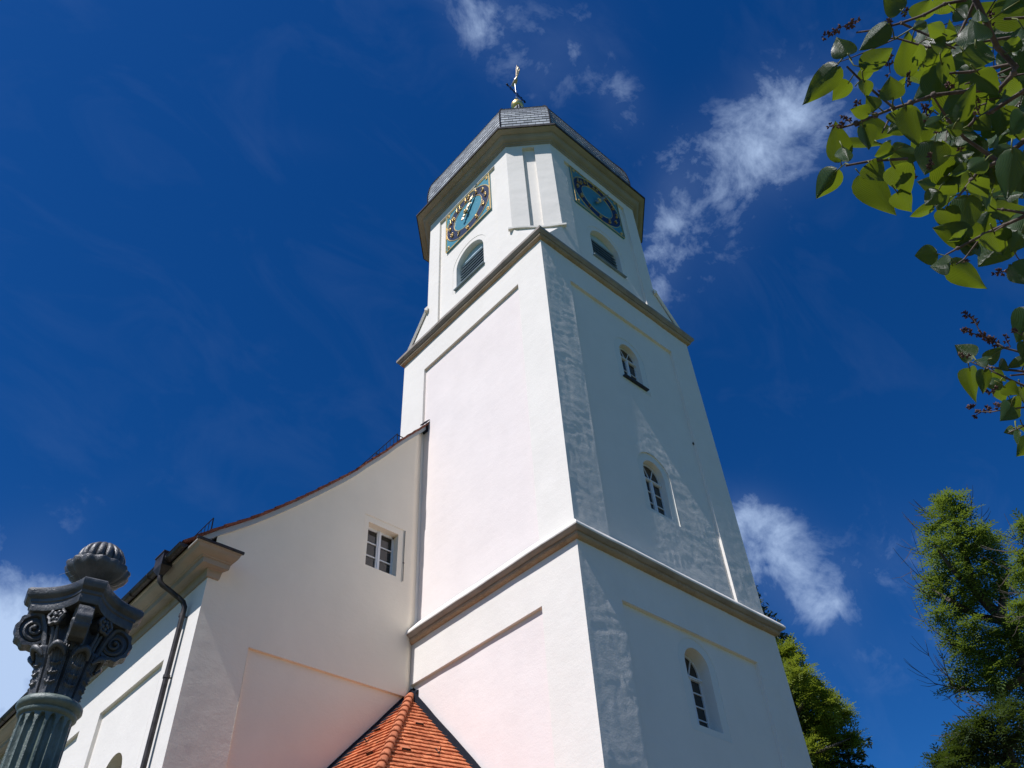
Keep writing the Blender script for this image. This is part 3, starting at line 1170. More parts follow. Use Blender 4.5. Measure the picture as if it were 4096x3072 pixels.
# --- belfry louvres
for side in 'RL':
    to3 = TR(X0) if side == 'R' else TL(X0)
    cx, z0, zs, hw = BF['cx'], BF['z0'], BF['zs'], BF['hw']
    d0 = PD + .007
    d1 = d0 + BF['depth']
    rv = MB()
    reveal(rv, arch(cx, z0, zs, hw, 20), to3, d0, d1 + .12, flip=(side == 'L'))
    rv.build('reveal', M['plaster'], TOWER)
    lv = MB()
    zt = 24.0
    n_sl = 9
    st = (zt - z0 - .05) / n_sl
    for i in range(n_sl):
        zb = z0 + .04 + i * st
        hwz = hw if zb < zs else math.sqrt(max(hw ** 2 - (zb + st - zs) ** 2, .01))
        a0, a1 = cx - hwz, cx + hwz
        p = [to3(a0, zb, d1 - .05), to3(a1, zb, d1 - .05), to3(a1, zb + st * .98, d1 + .06), to3(a0, zb + st * .98, d1 + .06),
             to3(a0, zb + .02, d1 - .055), to3(a1, zb + .02, d1 - .055)]
        lv.add(p, [(0, 1, 5, 4), (4, 5, 2, 3), (0, 3, 2, 1)])
    prism(lv, rect(cx - hw, cx - hw + .06, z0, zs), to3, d1 - .02, d1 + .08)
    prism(lv, rect(cx + hw - .06, cx + hw, z0, zs), to3, d1 - .02, d1 + .08)
    lo = lv.build('louvre', M['louvre'], TOWER)
    bk = MB()
    bk.add([to3(*p, d1 + .10) for p in arch(cx, z0, zs, hw, 20)], [tuple(range(23))])
    bk.build('louvre_back', M['dark'], lo)
    ty = MB()
    pts = [(cx + hw * math.cos(t), zs + hw * math.sin(t)) for t in np.linspace(math.asin((zt - zs) / hw), PI - math.asin((zt - zs) / hw), 16)]
    prism(ty, pts, to3, d1 - .015, d1 + .05)
    prism(ty, rect(cx - hw + .02, cx + hw - .02, zt - .045, zt + .0), to3, d1 - .045, d1 + .04)
    ty.build('tympanum', M['tymp'], lo)
    sl = MB()
    sl.add([to3(cx - hw - .05, z0 - .01, d0 - .09), to3(cx + hw + .05, z0 - .01, d0 - .09), to3(cx + hw + .05, z0 + .04, d1), to3(cx - hw - .05, z0 + .04, d1),
            to3(cx - hw - .05, z0 - .04, d0 - .09), to3(cx + hw + .05, z0 - .04, d0 - .09), to3(cx + hw + .05, z0 - .04, d0), to3(cx - hw - .05, z0 - .04, d0)],
           [(0, 1, 2, 3), (4, 5, 1, 0), (7, 6, 5, 4), (5, 6, 2, 1), (7, 4, 0, 3)])
    sl.build('sill', M['louvre'], lo)


# ================================================================== CLOCKS
def text_mesh(mb, s, size, cx, cz, y, thick, wx=1.0):
    cu = bpy.data.curves.new('t', 'FONT')
    cu.body = s
    cu.size = size
    cu.extrude = thick
    cu.bevel_depth = .006
    cu.offset = -.010
    cu.align_x, cu.align_y = 'CENTER', 'CENTER'
    o = bpy.data.objects.new('t', cu)
    col.objects.link(o)
    dg = bpy.context.evaluated_depsgraph_get()
    me = bpy.data.meshes.new_from_object(o.evaluated_get(dg))
    vs = [(cx + v.co.x * wx, y - v.co.z, cz + v.co.y) for v in me.vertices]
    fs = [tuple(p.vertices) for p in me.polygons]
    mb.add(vs, fs)
    bpy.data.objects.remove(o)
    bpy.data.meshes.remove(me)
    bpy.data.curves.remove(cu)


def disc_ring(mb, r0_, r1_, y, n=64, y1=None):
    vs, fs = [], []
    for k in range(n):
        a = 2 * PI * k / n
        vs += [(r0_ * math.cos(a), y, r0_ * math.sin(a)), (r1_ * math.cos(a), y if y1 is None else y1, r1_ * math.sin(a))]
    for k in range(n):
        j = (k + 1) % n
        fs.append((2 * k, 2 * k + 1, 2 * j + 1, 2 * j))
    mb.add(vs, fs)


def torus_xz(mb, r_, t, y, n=64, m=6, sq_=.6):
    vs, fs = [], []
    for k in range(n):
        a = 2 * PI * k / n
        for j in range(m):
            b = 2 * PI * j / m
            q = r_ + t * math.cos(b)
            vs.append((q * math.cos(a), y - t * sq_ * math.sin(b), q * math.sin(a)))
    for k in range(n):
        for j in range(m):
            k2, j2 = (k + 1) % n, (j + 1) % m
            fs.append((k * m + j, k2 * m + j, k2 * m + j2, k * m + j2))
    mb.add(vs, fs)


CW, CH = 1.19, 1.075               # half width, half height of the plate
CLOCK = thing('tower_clock', 'square clock face with gold numerals on the sunlit left side of the tower', 'clock', (0, 0, 0), 'clock faces of the tower')
pl = MB()
pl.box(-CW, CW, 0, .05, -CH, CH)
pl.build('clock_plate', M['teal'], CLOCK)
ng = MB()
disc_ring(ng, .68, 1.06, -.006)
ng.v = [(x * 1.10, y, z) for x, y, z in ng.v]
ng.build('chapter_ring', M['navy'], CLOCK)
gd = MB()
torus_xz(gd, 1.06, .020, -.008)
torus_xz(gd, .68, .016, -.008)
gd.v = [(x * 1.10, y, z) for x, y, z in gd.v]
gd.build('gold_ring', M['gold'], CLOCK)
ge = MB()
for sgn in (-1, 1):
    ge.box(sgn * CW - .04 if sgn > 0 else -CW, CW if sgn > 0 else -CW + .04, -.03, 0, -CH, CH)
    ge.box(-CW, CW, -.02, 0, (CH - .025) if sgn > 0 else -CH, CH if sgn > 0 else -CH + .025)
ge.build('gold_border', M['gold'], CLOCK)
for h in range(1, 13):
    a = R(90 - 30 * h)
    nb = MB()
    cxn, czn = .87 * 1.10 * math.cos(a), .87 * math.sin(a)
    text_mesh(nb, str(h), .32, cxn, czn, -.03, .018, .95)
    if h in (1, 10, 11, 12):           # foot serifs of the ones
        offs = {1: [0.0], 10: [-.09], 11: [-.065, .105], 12: [-.09]}[h]
        for o_ in offs:
            nb.box(cxn + o_ - .045, cxn + o_ + .065, -.05, -.012, czn - .125, czn - .10)
    nb.build('numeral', M['gold'], CLOCK)
for sx_ in (-1, 1):
    for sz_ in (-1, 1):
        fb = MB()
        cx_, cz_ = sx_ * (CW - .15), sz_ * (CH - .15)
        for k in range(5):
            a = 2 * PI * k / 5 + .3
            fb.sphere((cx_ + .042 * math.cos(a), -.012, cz_ + .055 * math.sin(a)), .027, 8, (1, .6, 1.2))
        fb.sphere((cx_, -.03, cz_), .03, 8)
        fb.build('corner_flower', M['gold'], CLOCK)


def hand(mb, length, tail, wid, ang, y):
    """ornate pierced hand pointing ang degrees clockwise from twelve"""
    outl = [(-tail, .02), (-tail * .8, .085), (-tail * .62, .03), (-tail * .4, .07), (-.12, .035), (0, .085), (.10, .05), (.2, wid), (.34, wid * .55), (.46, wid * .95), (.60, wid * .5), (.72, wid * .42), (.80, wid * .75), (.88, wid * .4), (1.0, .004)]
    pts = []
    for t, w_ in outl:
        L = t if t < 0 else t * length
        pts.append((L, w_))
    a = R(ang)
    ux, uz = math.sin(a), math.cos(a)
    vx, vz = math.cos(a), -math.sin(a)
    vs, fs = [], []
    for (L, w_) in pts:
        for (o_, yy) in ((-w_, y), (0, y - .035), (w_, y), (0, y + .02)):
            vs.append((ux * L + vx * o_, yy, uz * L + vz * o_))
    for i in range(len(pts) - 1):
        for j in range(4):
            j2 = (j + 1) % 4
            fs.append((4 * i + j, 4 * (i + 1) + j, 4 * (i + 1) + j2, 4 * i + j2))
    mb.add(vs, fs)


h1 = MB()
hand(h1, 1.16, .38, .06, 33.0, -.10)
h1.build('minute_hand', M['palegold'], CLOCK)
h2_ = MB()
hand(h2_, .78, .22, .085, 32.6, -.065)
h2_.build('hour_hand', M['palegold'], CLOCK)
hb = MB()
hb.tube([(0, 0, 0), (0, -.11, 0)], [.03, .03], 10)
hb.sphere((0, -.13, 0), .05, 10)
for k in range(6):
    a = 2 * PI * k / 6
    hb.sphere((.07 * math.cos(a), -.12, .07 * math.sin(a)), .028, 8)
hb.build('hub', M['gold'], CLOCK)
CLOCK.location = (X0 + .03, 3.215, 26.17)
CLOCK.rotation_euler = (0, 0, -PI / 2)
for o in CLOCK.children:
    o.location = (0, 0, 0)
c2_ = copy_tree(CLOCK)
c2_.location = (3.225, X0 + .03, 26.235)
c2_.rotation_euler = (0, 0, 0)
c2_['label'] = 'square clock face with gold numerals on the shaded right side of the tower'

# ================================================================== WEATHERCOCK
VX, VY = W / 2 - .03, W / 2 + .02
VANE = thing('weathercock', 'golden ball, dark iron cross and gilded rooster standing on top of the slate dome', 'weathercock', (VX, VY, 37.6))
vb = MB()
vb.sphere((VX, VY, 38.02), .30, 24)
auto_smooth(vb.build('ball', M['gold'], VANE), 80)
rd = MB()
rd.lathe([(.05, 38.28), (.045, 38.6), (.09, 38.64), (.10, 38.68), (.05, 38.72), (.03, 38.9), (.022, 39.3), (.022, 40.35)], VX, VY, 12)
rd.build('rod', M['rod'], VANE)
vu = Vector((C_ := (CAM - Vector((VX, VY, 0))))[:2] + (0,)).normalized()       # towards the viewer's side
vr = Vector((-vu.y, vu.x, 0)) * -1.0
dirb = (vr * .36 - vu * .47).normalized() if (vr.dot(Vector(rx)) > 0) else (-vr * .36 - vu * .47).normalized()
cr = MB()
cz = 39.28
P0 = Vector((VX, VY, cz))
for dz in (-.075, .075):
    cr.bar(P0 + Vector((0, 0, dz)) - dirb * .50, P0 + Vector((0, 0, dz)) + dirb * .50, .022)
for k in range(-4, 5):
    q = P0 + dirb * (.105 * k)
    cr.bar(q + Vector((0, 0, -.075)), q + dirb * .1 + Vector((0, 0, .075)), .012)
for k in (-3, -1, 1, 3):
    for dz in (-.12, .12):
        cr.sphere(P0 + dirb * (.13 * k) + Vector((0, 0, dz)), .035, 6)
for sgn in (-1, 1):
    e = P0 + dirb * (.50 * sgn)
    cr.bar(e + Vector((0, 0, -.075)), e + dirb * (.1 * sgn), .02)
    cr.bar(e + Vector((0, 0, .075)), e + dirb * (.1 * sgn), .02)
    cr.sphere(e + dirb * (.13 * sgn), .045, 8)
    cr.sphere(e + dirb * (.09 * sgn) + Vector((0, 0, .07)), .04, 8)
    cr.sphere(e + dirb * (.09 * sgn) - Vector((0, 0, .07)), .04, 8)
cr.build('cross', M['wrought'], VANE)
# rooster: body turned away from the viewer, tail plume up behind
hd_ = (-vr * .5 - vu * .85).normalized() if vr.dot(Vector(rx)) > 0 else (vr * .5 - vu * .85).normalized()
rp = Vector((VX, VY, 40.42))
up3 = Vector((0, 0, 1))
sd = hd_.cross(up3)


def rl(f, u, s_=0.0):
    return rp + hd_ * f + up3 * u + sd * s_


rb = MB()
rb.tube([rl(-.26, .10), rl(-.14, .02), rl(.02, -.02), (rl(.16, .06)), rl(.24, .20), rl(.27, .30), rl(.32, .33)], [.03, .09, .115, .10, .065, .05, .02], 10)
rb.tube([rl(.32, .33), rl(.40, .31)], [.02, .004], 6)
for k in range(3):
    rb.sphere(rl(.22 + .04 * k, .37 + .01 * (k == 1)), .026, 6, (1, 1, 1.4))
rb.tube([rl(.30, .29), rl(.30, .22)], [.018, .012], 6)
rb.tube([rl(0, -.10), rl(0, -.24)], [.02, .02], 6)
ro = rb.build('rooster', M['palegold'], VANE)
rt = MB()
for (w_, h_, b_) in ((-.30, .95, .0), (-.42, .80, .03), (-.50, .60, -.03), (-.52, .38, .02), (-.40, .98, -.02)):
    pts = [rl(-.20, .08, b_), rl(-.20 + (w_ + .20) * .35, h_ * .45, b_), rl(w_ * .92, h_ * .8, b_), rl(w_ * 1.05, h_, b_), rl(w_ * 1.16, h_ * .97, b_)]
    rt.tube(pts, [.012, .026, .030, .022, .006], 6)
rt.build('tail', M['palegold'], ro)

# ================================================================== NAVE
XN, YG = -5.12, 5.25
NAVE = thing('church_nave', 'white plastered church nave with red tiled roof and moulded eaves left of the tower', 'church', (3.2, 18, 0))
RP = [(-5.78, 11.30), (-5.45, 11.62), (-5.125, 11.92), (-4.508, 12.44), (-3.85, 13.07), (-3.2, 13.74), (-2.211, 14.83), (-1.745, 15.43), (-1.247, 16.05), (-.803, 16.66), (.093, 17.77), (1.2, 19.2), (3.215, 21.75)]


def zroof(x):
    x = min(x, 6.43 - x)
    for (a, za), (b, zb) in zip(RP[:-1], RP[1:]):
        if x <= b:
            return za + (zb - za) * (x - a) / (b - a)
    return RP[-1][1]


def TG(a, b, d):
    return (a, YG + d, b)


def TS(a, b, d):
    return (XN + d, a, b)


GW = dict(x0=-1.535, x1=-.65, z0=12.495, z1=13.70)
gm, gp, gb = MB(), MB(), MB()
wt_ = [(x, zroof(x) - .155) for x, z in RP if -5.12 < x < .09]
outline = [(XN, 0), (-4.0, 0), (-4.0, 9.65), (.08, 9.65), (.08, zroof(.08) - .155)] + [p for p in reversed(wt_)] + [(XN, zroof(XN) - .155)]
bandr = rect(-1.665, -.495, 12.40, 13.88)


def d_gable(a, b):
    left = sstep(-3.6, -4.6, a)
    h = (.0009 + .0034 * left) * trowel(a, b, 101) + .004 * vnoise(a / 1.4, b / 1.8, 102)
    h = h * sstep(XN, XN + .1, a)
    return h - .11 * sstep(-.24, .0, a)


outline = outline[:4] + [(.08, 9.66)] + outline[4:] if False else outline
sheet(gm, outline, [bandr], TG, .075, d_gable)
sheet(gp, rect(-4.0, .08, 4.0, 9.65), [], TG, .12, lambda a, b: .0015 * trowel(a, b, 103) - .11 * sstep(-.24, .0, a), depth=.07)
reveal(gm, densify([(-4.0, 4.0), (-4.0, 9.65)], 1)[:2] if False else [(-4.0, 4.0), (-4.0, 9.65)], TG, 0, .07, closed=False)
reveal(gm, [(-4.0 + .2 * i, 9.65) for i in range(19)], TG, 0, .07, closed=False)
reveal(gm, [(-.4, 9.65), (-.3, 9.65), (-.2, 9.65), (-.1, 9.65), (0, 9.65), (.08, 9.65)], lambda a, b, d: (a, YG + d + .11 * float(sstep(-.24, 0., a)), b), 0, .07, closed=False)
gop = rect(GW['x0'], GW['x1'], GW['z0'], GW['z1'])
reveal(gb, bandr, TG, -.004, .012)
sheet(gb, bandr, [gop], TG, .2, None, depth=.012)
# the same wall beyond the tower, and the rear
gm.add([(6.43, YG, 0), (11.55, YG, 0), (11.55, YG, 11.6), (6.43, YG, 17.5)], [(0, 1, 2, 3)])
gm.add([(XN, 40, 0), (11.55, 40, 0), (11.55, 40, 11.6), (3.215, 40, 21.6), (XN, 40, 11.6)], [(4, 3, 2, 1, 0)])
gm.add([(11.55, YG, 0), (11.55, 40, 0), (11.55, 40, 11.6), (11.55, YG, 11.6)], [(0, 1, 2, 3)])
auto_smooth(gm.build('gable_wall', M['nave'], NAVE), 30)
auto_smooth(gp.build('recessed_panel', M['nave'], NAVE), 30)
gb.build('window_surround', M['nave'], NAVE)

# gable window
rv = MB()
reveal(rv, gop, TG, .012, .34)
rv.build('reveal', M['nave'], NAVE)
x0, x1, z0, z1 = GW['x0'], GW['x1'], GW['z0'], GW['z1']
dd = .20
fr = MB()
xm = (x0 + x1) / 2
for (a0, a1, b0, b1, o_) in ((x0, x1, z0, z0 + .055, 0), (x0, x1, z1 - .055, z1, 0), (x0, x0 + .05, z0, z1, 0), (x1 - .05, x1, z0, z1, 0), (xm - .055, xm + .055, z0, z1, -.012), (xm - .016, xm + .016, z0, z1, -.03)):
    prism(fr, rect(a0, a1, b0, b1), TG, dd + o_, dd + .06)
for k in (1, 2):
    zb = z0 + .055 + (z1 - z0 - .11) * k / 3
    prism(fr, rect(x0 + .04, xm - .05, zb - .013, zb + .013), TG, dd + .006, dd + .05)
    prism(fr, rect(xm + .05, x1 - .04, zb - .013, zb + .013), TG, dd + .006, dd + .05)
gwin = fr.build('window', M['frame'], NAVE)
pn = MB()
pn.add([TG(x0, z0, dd + .035), TG(x1, z0, dd + .035), TG(x1, z1, dd + .035), TG(x0, z1, dd + .035)], [(0, 1, 2, 3)])
pn.build('pane', M['glass'], gwin)
cb = MB()
cb.tube([(-.47, YG - .012, 13.87), (-.474, YG - .012, 13.3), (-.464, YG - .012, 12.43)], .007, 5)
cb.box(-.49, -.45, YG - .02, YG, 12.93, 12.945)
cb.build('wall_cable', M['zinc'], NAVE)

# side wall with panels and round-headed windows
sm, sp_ = MB(), MB()
pans = [(6.50, 9.52)] + [(10.62 + 4.12 * i, 13.64 + 4.12 * i) for i in range(6)]
zp = 9.57
hol = [rect(a, b, 3.2, zp) for a, b in pans]
sheet(sm, rect(YG, 40, 0, 11.3), hol, TS, .5, lambda a, b: .003 * vnoise(a / .9, b / .9, 111) * sstep(YG, YG + .3, a), True)
swin = []
for i, (a, b) in enumerate(pans):
    lp = rect(a, b, 3.2, zp)
    reveal(sm, lp, TS, 0, PD, flip=True)
    cx = (a + b) / 2
    op = arch(cx, 4.6, 7.74, .52, 16)
    swin.append((cx, op))
    sheet(sp_, lp, [op], TS, .5, None, True, depth=PD)
auto_smooth(sm.build('side_wall', M['plaster'], NAVE), 30)
sp_.build('recessed_panel', M['plaster'], NAVE)
for cx, op in swin:
    rv = MB()
    reveal(rv, op, TS, PD, PD + .5, flip=True)
    rvo = rv.build('reveal', M['nave'], NAVE)
    fr = MB()
    archring(fr, cx, 4.6, 7.74, .52, .05, TS, PD + .42, PD + .48)
    prism(fr, rect(cx - .025, cx + .025, 4.6, 8.2), TS, PD + .42, PD + .47)
    for zb in (5.4, 6.2, 7.0, 7.74):
        prism(fr, rect(cx - .5, cx + .5, zb - .015, zb + .015), TS, PD + .425, PD + .465)
    wo = fr.build('window', M['frame'], NAVE)
    pn = MB()
    pn.add([TS(*p, PD + .455) for p in op], [tuple(range(len(op)))])
    pn.build('pane', M['glass'], wo)

# eaves cornice: along the side wall, returned a short way along the gable
prof = [(-.01, 10.785), (.035, 10.80), (.05, 10.83), (.075, 10.93), (.085, 10.945), (.25, 10.925), (.265, 10.93), (.29, 11.02), (.325, 11.025), (.335, 11.04), (.355, 11.045), (.40, 11.055), (.46, 11.075), (.51, 11.11), (.535, 11.145), (.565, 11.15), (.575, 11.17), (.57, 11.20)]
cn = MB()
path = [(XN, 40), (XN, 25), (XN, 12), (XN, YG)]
nP = len(prof)
vs = []
for (x, y) in path[:-1]:
    vs += [(x - s, y, z) for s, z in prof]
vs += [(XN - s, YG - s, z) for s, z in prof]
vs += [(XN + .215 + .27 * s, YG - s, z) for s, z in prof]
fs = []
for i in range(4):
    for t_ in range(nP - 1):
        fs.append((i * nP + t_, (i + 1) * nP + t_, (i + 1) * nP + t_ + 1, i * nP + t_ + 1))
cn.add(vs, fs)
e0 = 4 * nP
cn.add([vs[e0 + t_] for t_ in range(nP)] + [(XN + .22, YG, 11.26)], [tuple(range(nP + 1))])
cn.add([(XN - .57, 40, 11.20), (XN - .57, YG - .57, 11.20), (XN, YG, 11.45), (XN, 40, 11.45), (XN + .215 + .27 * .57, YG - .57, 11.20), (XN + .22, YG, 11.30)], [(0, 1, 2, 3), (1, 4, 5, 2)])
auto_smooth(cn.build('eaves_cornice', M['eaves'], NAVE), 28)
sb = MB()
a_, b_ = Vector((XN - .59, YG - .59, 11.185)), Vector((XN + .385, YG - .59, 11.185))
sb.box(XN - .60, XN + .395, YG - .60, YG - .55, 11.165, 11.215)
sb.add([(XN - .6, YG - .6, 11.216), (XN + .395, YG - .6, 11.216), (XN + .26, YG - .01, 11.42), (XN - .1, YG - .01, 11.42)], [(0, 1, 2, 3)])
sb.build('cornice_flashing', M['zinc'], NAVE)

# roof
rf = MB()
pr = catmull([(x, z) for x, z in RP], .30)
y0r, y1r = YG - .13, 40.2
acc = 0
ys = [y0r + (.18 * i) for i in range(30)] + [y0r + 5.5 + 2 * i for i in range(14)] + [y1r]
for i in range(len(pr) - 1):
    (xa, za), (xb, zb) = pr[i], pr[i + 1]
    d = Vector((xb - xa, zb - za)).normalized()
    nrm = Vector((-d.y, d.x))
    lo = (xa + nrm.x * .035 - d.x * .03, za + nrm.y * .035 - d.y * .03)
    hi = (xb + nrm.x * .012, zb + nrm.y * .012)
    L = math.dist(pr[i], pr[i + 1])
    for ya, yb in zip(ys[:-1], ys[1:]):
        ja = .02 * float(vnoise(ya * 2.2, i * 1.3, 4))
        rf.quad((lo[0], ya, lo[1]), (hi[0], ya, hi[1]), (hi[0], yb, hi[1]), (lo[0], yb, lo[1]), [(ya, acc), (ya, acc + L), (yb, acc + L), (yb, acc)])
    # verge edge and underside of the course
    rj = .022 * float(vnoise(i * .83, .5, 6)) + .01 * (i % 2)
    y_ = y0r - rj - .01
    und = [(lo[0] - nrm.x * .045, lo[1] - nrm.y * .045), (hi[0] - nrm.x * .036, hi[1] - nrm.y * .036)]
    rf.quad((lo[0], y_, lo[1]), (und[0][0], y_, und[0][1]), (und[1][0], y_, und[1][1]), (hi[0], y_, hi[1]), [(acc, 0), (acc, .05), (acc + .3, .05), (acc + .3, 0)])
    rf.quad((lo[0], y_, lo[1]), (hi[0], y_, hi[1]), (hi[0], y0r + .05, hi[1]), (lo[0], y0r + .05, lo[1]), [(0, acc), (0, acc + L), (.1, acc + L), (.1, acc)])
    rf.quad((und[0][0], y_, und[0][1]), (und[1][0], y_, und[1][1]), (und[1][0], YG + .02, und[1][1]), (und[0][0], YG + .02, und[0][1]), [(0, acc), (0, acc + L), (.1, acc + L), (.1, acc)])
    rf.quad((lo[0], y_, lo[1]), (und[0][0], y_, und[0][1]), (und[0][0], y0r + 4, und[0][1]), (lo[0], y0r + 4, lo[1]), [(0, 0), (0, .05), (4, .05), (4, 0)])
    # the far slope, plain
    rf.quad((6.43 - xa, 6.43, za), (6.43 - xb, 6.43, zb), (6.43 - xb, y1r, zb), (6.43 - xa, y1r, za), [(6.4, acc), (6.4, acc + L), (y1r, acc + L), (y1r, acc)])
    acc += L
rfo = rf.build('roof', M['oldtile'], NAVE)
bb = MB()
prb = catmull([(x, z) for x, z in RP if -5.75 < x < .2], .4)
for (xa, za), (xb, zb) in zip(prb[:-1], prb[1:]):
    t0, t1 = .03, .165
    y_ = YG - .055
    bb.quad((xa, y_, za - t0), (xa, y_, za - t1), (xb, y_, zb - t1), (xb, y_, zb - t0))
    bb.quad((xa, y_, za - t1), (xa, YG + .15, za - t1 - .004), (xb, YG + .15, zb - t1 - .004), (xb, y_, zb - t1))
bb.build('verge_board', M['verge'], rfo)
fl = MB()
fl.tube([(.07, YG - .16, 17.86), (-.05, YG - .15, 17.70), (-.22, YG - .14, 17.49)], [.010, .032, .02], 6)
fl.box(.03, .075, YG - .10, YG + .3, 17.46, 17.76)
fl.build('flashing', M['lead'], rfo)

# snow guards on the roof
for (xg, ya, yb, hgt) in ((-.62, YG + .35, YG + 6, .36), (-5.13, YG + .35, YG + 3.4, .46)):
    sg = MB()
    zb = zroof(xg) + .02
    n_ = int((yb - ya) / .17)
    sg.bar((xg - .04, ya, zb + hgt), (xg - .04, yb, zb + hgt), .016)
    sg.bar((xg - .02, ya, zb + .05), (xg - .02, yb, zb + .05), .018)
    for k in range(n_ + 1):
        y = ya + (yb - ya) * k / n_
        sg.bar((xg - .02, y, zb), (xg - .04, y, zb + hgt), .011 if k % 6 else .022)
        if k % 6 == 0 and xg > -3:
            sg.bar((xg + .25, y, zroof(xg + .25) + .03), (xg - .04, y, zb + hgt * .9), .02)
    sg.build('snow_guard', M['wrought'], rfo)

# gutter, hopper, downpipe
gt = MB()
xg, zg, rg = XN - .665, 11.25, .082
ys_ = [YG - .12, YG + .4, 8, 14, 24, 40]
vs, fs = [], []
na = 9
for y in ys_:
    for k in range(na):
        a = PI + PI * k / (na - 1)
        vs.append((xg + rg * math.cos(a), y, zg + rg * math.sin(a)))
    for k in range(na):
        a = 2 * PI - PI * k / (na - 1)
        vs.append((xg + (rg - .01) * math.cos(a), y, zg + (rg - .01) * math.sin(a) + .004))
m_ = 2 * na
for i in range(len(ys_) - 1):
    for k in range(m_):
        k2 = (k + 1) % m_
        fs.append((i * m_ + k, i * m_ + k2, (i + 1) * m_ + k2, (i + 1) * m_ + k))
fs.append(tuple(range(na)))
gt.add(vs, fs)
gt.tube([(xg - rg, YG - .12, zg + .004), (xg - rg, 40, zg + .004)], .014, 6)
for k in range(40):
    y = YG + .5 + .85 * k
    pts = [(xg + (rg + .006) * math.cos(PI + PI * j / 8), y, zg + (rg + .006) * math.sin(PI + PI * j / 8)) for j in range(9)]
    gt.tube(pts, .012, 4)
gto = gt.build('gutter', M['zinc'], NAVE)
hp = MB()
hy0, hy1 = 5.80, 6.20
vtop = [(xg - .12, hy0, 11.38), (xg + .12, hy0, 11.38), (xg + .12, hy1, 11.38), (xg - .12, hy1, 11.38)]
vmid = [(xg - .11, hy0 + .01, 11.10), (xg + .11, hy0 + .01, 11.10), (xg + .11, hy1 - .01, 11.10), (xg - .11, hy1 - .01, 11.10)]
vbot = [(xg - .05, 5.95, 10.95), (xg + .05, 5.95, 10.95), (xg + .05, 6.05, 10.95), (xg - .05, 6.05, 10.95)]
hp.add(vtop + vmid + vbot, [(i, (i + 1) % 4, 4 + (i + 1) % 4, 4 + i) for i in range(4)] + [(4 + i, 4 + (i + 1) % 4, 8 + (i + 1) % 4, 8 + i) for i in range(4)] + [(0, 1, 2, 3)])
hp.box(xg - .135, xg + .13, hy0 - .015, hy1 + .015, 11.37, 11.40)
hp.build('rainwater_hopper', M['zinc'], gto)
dp = MB()
xp = XN - .10
pts = [(xg, 6.0, 11.0), (xg, 6.0, 10.90), (xg + .02, 5.995, 10.82), (xg + .08, 5.98, 10.755), (xg + .2, 5.95, 10.69), (xp - .14, 5.86, 10.53), (xp - .05, 5.835, 10.46), (xp, 5.82, 10.36), (xp, 5.82, 10.2), (xp, 5.84, 8.9)]
dp.tube(pts, .052, 12)
dp.tube([(xp, 5.84, 8.95), (xp, 5.86, 0.1)], .052, 12)
for z in (10.18, 8.93, 7.2, 5.2):
    dp.tube([(xp, 5.84, z - .03), (xp, 5.84, z + .03)], .064, 12)
    dp.bar((xp, 5.84, z), (XN + .05, 5.84, z), .02)
auto_smooth(dp.build('downpipe', M['zinc'], NAVE), 50)

# ================================================================== PORCH
PORCH = thing('entrance_porch', 'low porch with an orange clay tiled hip roof in the corner between tower and nave', 'porch', (-1.6, 3.6, 0))
AP = Vector((-.075, YG, 9.72))
hipd = Vector((-1, -1, -1.262))
gA = (1.0, 0)                 # along the gable: falls 1.085 per metre of -X
tilt = [('R', Vector((0, -1, -1.03)), hipd), ('L', hipd, Vector((-1, 0, -1.085)))]
tm = MB()
EAV = 5.4
for nm, e0, e1 in tilt:
    nrm = e0.cross(e1).normalized()
    if nrm.z < 0:
        nrm = -nrm
    fallv = Vector((nrm.x, nrm.y, 0)).normalized()
    con = Vector((-fallv.y, fallv.x, 0))
    slope = math.hypot(nrm.x, nrm.y) / nrm.z
    fv = Vector((fallv.x, fallv.y, -slope)).normalized()        # down the slope
    # contour at distance s down the slope: between the rays e0, e1
    k0, k1 = e0.dot(fv), e1.dot(fv)
    step = .155
    smax = (9.72 - EAV) / -fv.z
    ns = int(smax / step)
    for i in range(ns):
        s0_, s1_ = i * step, (i + 1) * step + .035
        p0, p1 = AP + e0 * (s0_ / k0), AP + e1 * (s0_ / k1)
        q0, q1 = AP + e0 * (s1_ / k0), AP + e1 * (s1_ / k1)
        nseg = max(1, int((q1 - q0).length / .09))
        for j in range(nseg):
            ta, tb = j / nseg, (j + 1) / nseg

            def low(t_):
                p = q0.lerp(q1, t_)
                u = p.dot(con)
                ph = (u / .18 + .5 * (i % 2)) % 1.0
                w_ = .010 * float(vnoise(u / .18, i * 1.7, 9)) + .009 * float(vnoise(u / .6, i * .9, 8))
                return p + fv * (w_ + .012 * math.cos(2 * PI * ph)), u
            (l0, u0), (l1, u1) = low(ta), low(tb)
            h0, h1_ = p0.lerp(p1, ta), p0.lerp(p1, tb)
            li = .044 + .004 * float(vnoise(u0 / .18, i * 2.1, 3))
            a, b = l0 + nrm * li, l1 + nrm * li
            uv = [(u0, -s1_), (u1, -s1_), (h1_.dot(con), -s0_), (h0.dot(con), -s0_)]
            tm.quad(a, b, h1_ + nrm * .010, h0 + nrm * .012, uv)
            tm.quad(l0 + nrm * .004, l1 + nrm * .004, b, a, [(u0, -s1_ - .002)] * 4)
pto = tm.build('roof', M['tile'], PORCH)
